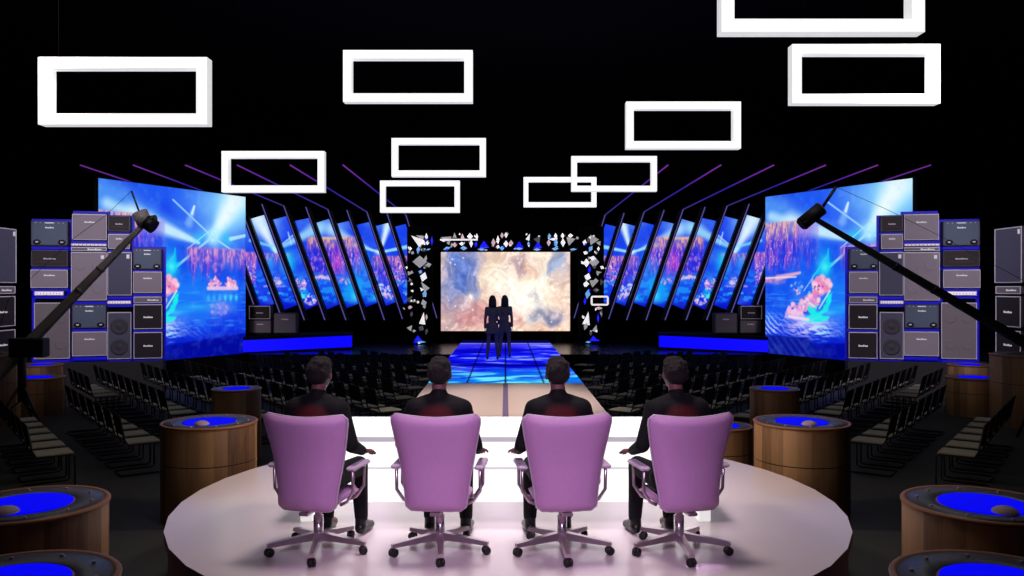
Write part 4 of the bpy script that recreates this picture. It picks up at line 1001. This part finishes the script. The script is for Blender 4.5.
def seated_person():
    t = thing('person', '', 'person')
    HC = Vector((0, .015, 1.275))
    b = MB(); head(b, HC)
    b.capsule((0, -.025, 1.05), (0, -.010, 1.20), .056, .052)
    b.ell((0, -.045, .93), (.165, .105, .19)); b.ell((0, -.03, .68), (.145, .10, .2)); b.ell((0, -.02, .53), (.17, .12, .10))
    for sx in (-1, 1):
        sh = Vector((sx*.175, -.035, 1.045)); el = Vector((sx*.265, -.045, .78)); wr = Vector((sx*.265, .175, .70))
        b.capsule((sx*.08, -.04, 1.07), sh, .055, .055); b.capsule(sh, el, .050, .036); b.capsule(el, wr, .038, .026)
        hand(b, wr, (0, .95, -.12), (0, -.2, -1), 1.0, thumb_side=-sx, curl=.3)
        hp = Vector((sx*.09, .0, .51)); kn = Vector((sx*.13, .42, .53)); an = Vector((sx*.14, .45, .10))
        b.capsule(hp, kn, .080, .055); b.capsule(kn, an, .055, .034); b.capsule(an, an+Vector((0, .13, -.05)), .035, .028)
    o = b.build('body', 'skin', t); bake(o, [voxel(.0065, 3)])
    s = MB()      # jacket and trousers
    s.capsule((0, -.03, 1.075), (0, -.022, 1.135), .070, .062)
    s.ell((0, -.045, .93), (.19, .125, .20)); s.ell((0, -.035, .70), (.17, .12, .22)); s.ell((0, -.02, .54), (.195, .14, .115))
    s.capsule((-.15, -.045, 1.03), (.15, -.045, 1.03), .085, .085)
    for sx in (-1, 1):
        sh = Vector((sx*.175, -.035, 1.035)); el = Vector((sx*.265, -.045, .78)); wr = Vector((sx*.265, .155, .705))
        s.capsule((sx*.06, -.04, 1.09), sh, .055, .070); s.capsule(sh, el, .068, .052); s.capsule(el, wr, .053, .036)
        hp = Vector((sx*.09, .0, .52)); kn = Vector((sx*.13, .42, .535)); an = Vector((sx*.14, .45, .13))
        s.capsule(hp, kn, .096, .073); s.capsule(kn, an, .072, .052)
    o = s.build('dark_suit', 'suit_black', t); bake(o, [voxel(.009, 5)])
    h = MB()
    h.ell(HC+Vector((0, -.022, .030)), (.088, .104, .100)); h.ell(HC+Vector((0, -.045, .005)), (.088, .078, .078)); h.ell(HC+Vector((0, .03, .085)), (.07, .06, .045))
    rs = random.Random(3)
    for k in range(46):
        a_ = rs.uniform(0, 2*PI); ph = rs.uniform(-.15, 1.4); dv_ = Vector((math.cos(a_)*math.cos(ph), math.sin(a_)*math.cos(ph), math.sin(ph)))
        if dv_.y > .45 and dv_.z < .6: continue
        p = HC+Vector((0, -.022, .028))+Vector((dv_.x*.084, dv_.y*.10, dv_.z*.096)); h.ell(p, (.018, .018, .015), 8, 6)
    o = h.build('short_hair', 'hair_brown', t); bake(o, [voxel(.007, 2)])
    for sx in (-1, 1):
        f = MB(); f.capsule((sx*.14, .43, .05), (sx*.155, .60, .035), .045, .034); f.capsule((sx*.14, .44, .12), (sx*.14, .44, .05), .044, .045)
        f.v = [(x, y, max(z, .0)) for x, y, z in f.v]     # soles flat on the floor
        o = f.build('shoe', 'shoe_black', t); bake(o, [voxel(.007, 3)])
    return t
def standing_woman(side):
    """side = +1: outer arm on the left of the picture, the inner elbow bent towards +x"""
    t = thing('person', '', 'person'); t.scale = (.92, .92, 1)
    HC = Vector((0, .01, 1.58)); b = MB(); head(b, HC)
    b.capsule((0, -.02, 1.36), (0, -.01, 1.5), .046, .044)
    b.ell((0, -.01, 1.24), (.135, .09, .16)); b.ell((0, 0, 1.05), (.11, .085, .16)); b.ell((0, 0, .92), (.155, .105, .11))
    s = MB(); s.ell((0, -.01, 1.25), (.155, .11, .17)); s.ell((0, 0, 1.06), (.125, .10, .17)); s.ell((0, 0, .88), (.175, .125, .13)); s.capsule((-.12, -.01, 1.34), (.12, -.01, 1.34), .06, .06)
    s.lathe([(.15, .98), (.17, .88), (.19, .78), (.20, .70), (.19, .695)], 28, T=Matrix.Diagonal((1, .68, 1, 1)))
    for sx in (-1, 1):
        inner = sx == side
        sh = Vector((sx*.165, -.01, 1.35)); el = Vector((sx*(.25 if inner else .205), -.03, 1.07)); wr = Vector((sx*(.15 if inner else .215), .08 if inner else .02, .93 if inner else .84))
        b.capsule((sx*.06, -.01, 1.37), sh, .045, .046); b.capsule(sh, el, .042, .032); b.capsule(el, wr, .032, .022)
        hand(b, wr, (-sx*.6 if inner else 0, .1, -.8), (-sx, 0, 0) if not inner else (0, -.5, -.2), .9, thumb_side=1, curl=.25)
        s.capsule(sh, el, .055, .043); s.capsule(el, wr+Vector((0, 0, .02)), .043, .034)
        ft = Vector((sx*.145+(.0), -.0, .09)); kn = Vector((sx*.115, .02, .50))
        b.capsule((sx*.08, 0, .9), kn, .078, .050); b.capsule(kn, ft, .050, .030); b.capsule(ft, ft+Vector((0, .13, -.055)), .03, .024)
        s.capsule((sx*.08, 0, .88), kn, .085, .058); s.capsule(kn, ft+Vector((0, 0, .05)), .058, .042)
    o = b.build('body', 'silhouette_skin', t); bake(o, [voxel(.0075, 3)])
    o = s.build('dark_coat', 'silhouette_cloth', t); bake(o, [voxel(.010, 4)])
    h = MB(); h.ell(HC+Vector((0, -.02, .03)), (.092, .105, .098)); h.ell(HC+Vector((0, -.055, -.09)), (.10, .07, .15))
    for sx in (-1, 1): h.capsule(HC+Vector((sx*.075, -.02, .0)), HC+Vector((sx*.088, .0, -.19)), .034, .028)
    o = h.build('long_hair', 'silhouette_hair', t); bake(o, [voxel(.008, 3)])
    for sx in (-1, 1):
        f = MB(); f.capsule((sx*.145, -.01, .055), (sx*.15, .15, .03), .038, .028); f.tube([(sx*.145, -.03, .05), (sx*.145, -.035, 0)], .012, 8)
        f.v = [(x, y, max(z, 0)) for x, y, z in f.v]
        o = f.build('shoe', 'shoe_black', t); bake(o, [voxel(.007, 3)])
    return t

chair0 = make_office_chair(); person0 = seated_person()
YCH = 5.93
spots = [(318.5, 12, -3, 'leftmost pink high-backed office chair, turned slightly right', 'leftmost seated person with short dark hair and black suit, left arm of chair free'),
         (440, 4, 0, 'second pink high-backed office chair from the left', 'seated person in black suit on the second pink chair from the left'),
         (562, -6, 0, 'third pink high-backed office chair from the left', 'seated person in black suit on the third pink chair from the left'),
         (679, -11, 0, 'rightmost pink high-backed office chair, turned slightly left', 'rightmost seated person in black suit with dark hair')]
spots[0] = (*spots[0][:4], 'leftmost seated person with short dark hair and black suit')
for i, (px, ang, dpx, l1, l2) in enumerate(spots):
    loc = ((px-CX)*YCH/F, YCH, PT); rz = -math.radians(ang)
    ploc = (((319.5, 439.5, 557.5, 675)[i]-CX)*YCH/F, YCH, PT)
    if i == 0:
        chair0.location = loc; chair0.rotation_euler.z = rz; tag(chair0, l1, 'chair', 'pink office chairs'); person0.location = ploc; person0.rotation_euler.z = rz; tag(person0, l2, 'person', 'seated judges')
    else:
        ch = dup(chair0, loc, rz, l1, 'pink office chairs'); dup(person0, ploc, rz, l2, 'seated judges')
    swivel = math.radians((5, 5, 3, 2)[i])-rz          # the star base keeps its own heading under the swivelled seat
    for c_ in (chair0 if i == 0 else ch).children:
        if c_.name.startswith(('base_leg', 'caster')): c_.rotation_euler.z = swivel
w1 = standing_woman(1); w1.location = ((492.5-CX)*21.6/F, 21.6, .705); w1.rotation_euler.z = PI; tag(w1, 'left one of two long-haired people standing in dark clothes on the lit floor', 'person', 'pair on the lit floor')
w1.rotation_euler.z = 0
w2 = standing_woman(-1); w2.location = ((504.8-CX)*22.3/F, 22.3, .705); tag(w2, 'right one of two long-haired people standing in dark clothes on the lit floor', 'person', 'pair on the lit floor')

# ================================================================== CAMERA CRANES
def crane(sd):
    if sd == 'left':
        head_px, piv_px = (146, 222), (22, 350); Yh, Yp = 15.2, 14.4
    else:
        head_px, piv_px = (812, 217), (1040, 352); Yh, Yp = 15.2, 14.4
    H_ = wp(*head_px, Yh); Pv = wp(*piv_px, Yp)
    t = thing('camera_crane', f'long dark camera crane slanting up across the {sd} amplifier stacks', 'camera crane', (Pv.x, Pv.y, 0))
    L = lambda p: Vector(p)-Vector((Pv.x, Pv.y, 0))
    h, p = L(H_), L(Pv); d = (h-p).normalized(); tail = p-d*.9
    side = 1 if sd == 'left' else -1
    # square section tapering boom
    perp = d.cross(Vector((0, 1, 0))).normalized(); bk = d.cross(perp).normalized()
    mb = MB(); vs = []
    for q, r in ((tail, .085), (p, .08), (p.lerp(h, .5), .062), (h, .038)):
        for a_, b_ in ((-1, -1), (1, -1), (1, 1), (-1, 1)): vs.append(q+perp*a_*r+bk*b_*r)
    ff = [(3, 2, 1, 0), (12, 13, 14, 15)]
    for q in range(3):
        for e in range(4): ff.append((q*4+e, q*4+(e+1) % 4, q*4+4+(e+1) % 4, q*4+4+e))
    mb.add(vs, ff); o = mb.build('boom', 'crane_grey' if sd == 'left' else 'crane_black', t)
    for k in (.45, .62): 
        c_ = p.lerp(h, k); MB().tube([c_-d*.03, c_+d*.03], .10-.03*k, 12).build('joint_collar', 'crane_black' if sd == 'right' else 'crane_grey', o)
    # remote head with the camera
    if sd == 'left':
        cam_d = Vector((.6, .35, -.3)).normalized(); hh_ = MB()
        hh_.tube([h+Vector((-.12, 0, .18)), h+Vector((.0, 0, -.06))], .14, 20); o2 = hh_.build('camera_head', 'crane_grey', t)
        MB().tube([h+Vector((.02, -.02, .0)), h+Vector((.16, -.02, -.10))], .135, 20).build('lens', 'crane_black', o2)
        MB().tube([h+Vector((.04, -.03, .04)), h+Vector((.2, -.04, .06))], .07, 12).build('viewfinder', 'crane_black', o2)
        rod0, rod1 = L(wp(140, 214, Yh)), L(wp(131.5, 191, Yh)); cab = [rod1, L(wp(105, 216, 14.9)), L(wp(74, 238, 14.6)), L(wp(8, 300, 14.4)), tail+Vector((0, 0, .1))]
        cabs = cab
    else:
        c1, c2 = L(wp(802, 224, Yh)), L(wp(820.5, 209, Yh)); dd = (c2-c1).normalized()
        o2 = MB().tube([c1, c2], .13, 24).build('camera_head', 'crane_black', t)
        MB().tube([c2, c2+dd*.02], .135, 24).build('end_ring', 'crane_grey', o2); MB().tube([c1-dd*.03, c1], .11, 24).build('lens', 'crane_black', o2)
        rod0, rod1 = L(wp(822, 208, Yh)), L(wp(836, 187, Yh)); cabs = [rod1, L(wp(888, 210, 15.0)), L(wp(940, 236, 14.8)), L(wp(1000, 268, 14.5)), L(wp(1060, 300, 14.4))]
    MB().tube([rod0, rod1], .018 if sd == 'left' else .03, 8).build('cable_mast', 'crane_black', t)
    MB().tube(cabs, .0045, 5).build('stay_cable', 'crane_black', t)
    # counterweight box, control monitor and tripod
    if sd == 'left':
        a_, b_ = L(wp(12, 357, 14.2)), L(wp(46.5, 338, 14.2)); o3 = MB().bbox(a_.x, b_.x, a_.y-.12, a_.y+.12, a_.z, b_.z, .02).build('control_box', 'crane_black', t)
        MB().box(a_.x+.06, b_.x-.05, a_.y-.125, a_.y-.12, a_.z+.11, b_.z-.03).build('control_panel', 'metal_black', o3)
    MB().bbox(tail.x-.14, tail.x+.14, tail.y-.16, tail.y+.16, tail.z-.16, tail.z+.12, .02).build('counterweight', 'crane_black', t)
    MB().tube([(0, 0, .62), (0, 0, p.z)], .07, 12).build('pedestal', 'crane_black', t)
    for an in (100, 220, 340) if sd == 'left' else (80, 200, 320):
        a_ = math.radians(an); MB().tube([(0, 0, p.z*.62), (math.cos(a_)*.55, math.sin(a_)*.55, .02)], .025, 8).build('tripod_leg', 'crane_black', t)
        MB().tube([(math.cos(a_)*.3, math.sin(a_)*.3, .4), (0, 0, .64)], .015, 6).build('brace', 'crane_black', t)
    if sd == 'right':
        MB().tube([(0, 0, .62), (0, 0, .1)], .02, 8).build('centre_tube', 'crane_black', t)
crane('left'); crane('right')

# ================================================================== LIGHTS
def spot(loc, target, power, col, ang, blend=.6, size=.5):
    l = bpy.data.lights.new('spot', 'SPOT'); l.energy = power; l.color = col; l.spot_size = math.radians(ang); l.spot_blend = blend; l.shadow_soft_size = size
    o = bpy.data.objects.new('spot_light', l); COL.objects.link(o); o.location = loc
    o.rotation_euler = (Vector(target)-Vector(loc)).to_track_quat('-Z', 'Y').to_euler(); return o
def area(loc, target, power, col, sx, sy, spread=180):
    l = bpy.data.lights.new('area', 'AREA'); l.energy = power; l.color = col; l.shape = 'RECTANGLE'; l.size = sx; l.size_y = sy; l.spread = math.radians(spread)
    o = bpy.data.objects.new('area_light', l); COL.objects.link(o); o.location = loc
    o.rotation_euler = (Vector(target)-Vector(loc)).to_track_quat('-Z', 'Y').to_euler(); return o
spot((0, 8.6, 8.5), (0, 8.0, .7), 2500, (1, .98, .97), 36, .9, .6)          # hot white pool on desk
spot((0, 6.5, 9), (0, 7.4, .7), 1250, (1, .87, .84), 54, .5, .8)            # soft pinkish wash over platform
spot((0, .8, 4.6), (0, 6.0, 1.35), 760, (.92, .68, 1), 36, .6, .4)           # lilac wash on chair backs
spot((0, 12, 8.5), (0, 13.8, .7), 2400, (1, .88, .82), 32, .5, .6)          # runway
for s in (-1, 1):
    spot((s*1.5, 14, 7), (-.2, 22, 1.6), 70, (1, .95, .9), 14, .5, .2)           # the standing pair
    spot((s*6.5, 11, 8), (s*9.5, 20, 2.6), 2500, (.92, .86, 1), 40, .7, .8)   # amplifiers
    spot((s*-.5, 9.2, 3.6), (s*3.6, 8.6, .9), 300, (1, .80, .58), 70, .8, .3)  # warm spill on drums
    area((s*6, 14, 9), (s*5.5, 15, 0), 62, (1, .97, .92), 6, 8)               # house light
w = bpy.data.worlds.new('world'); scene.world = w; w.use_nodes = True
w.node_tree.nodes['Background'].inputs[0].default_value = (.5, .5, .6, 1); w.node_tree.nodes['Background'].inputs[1].default_value = .006
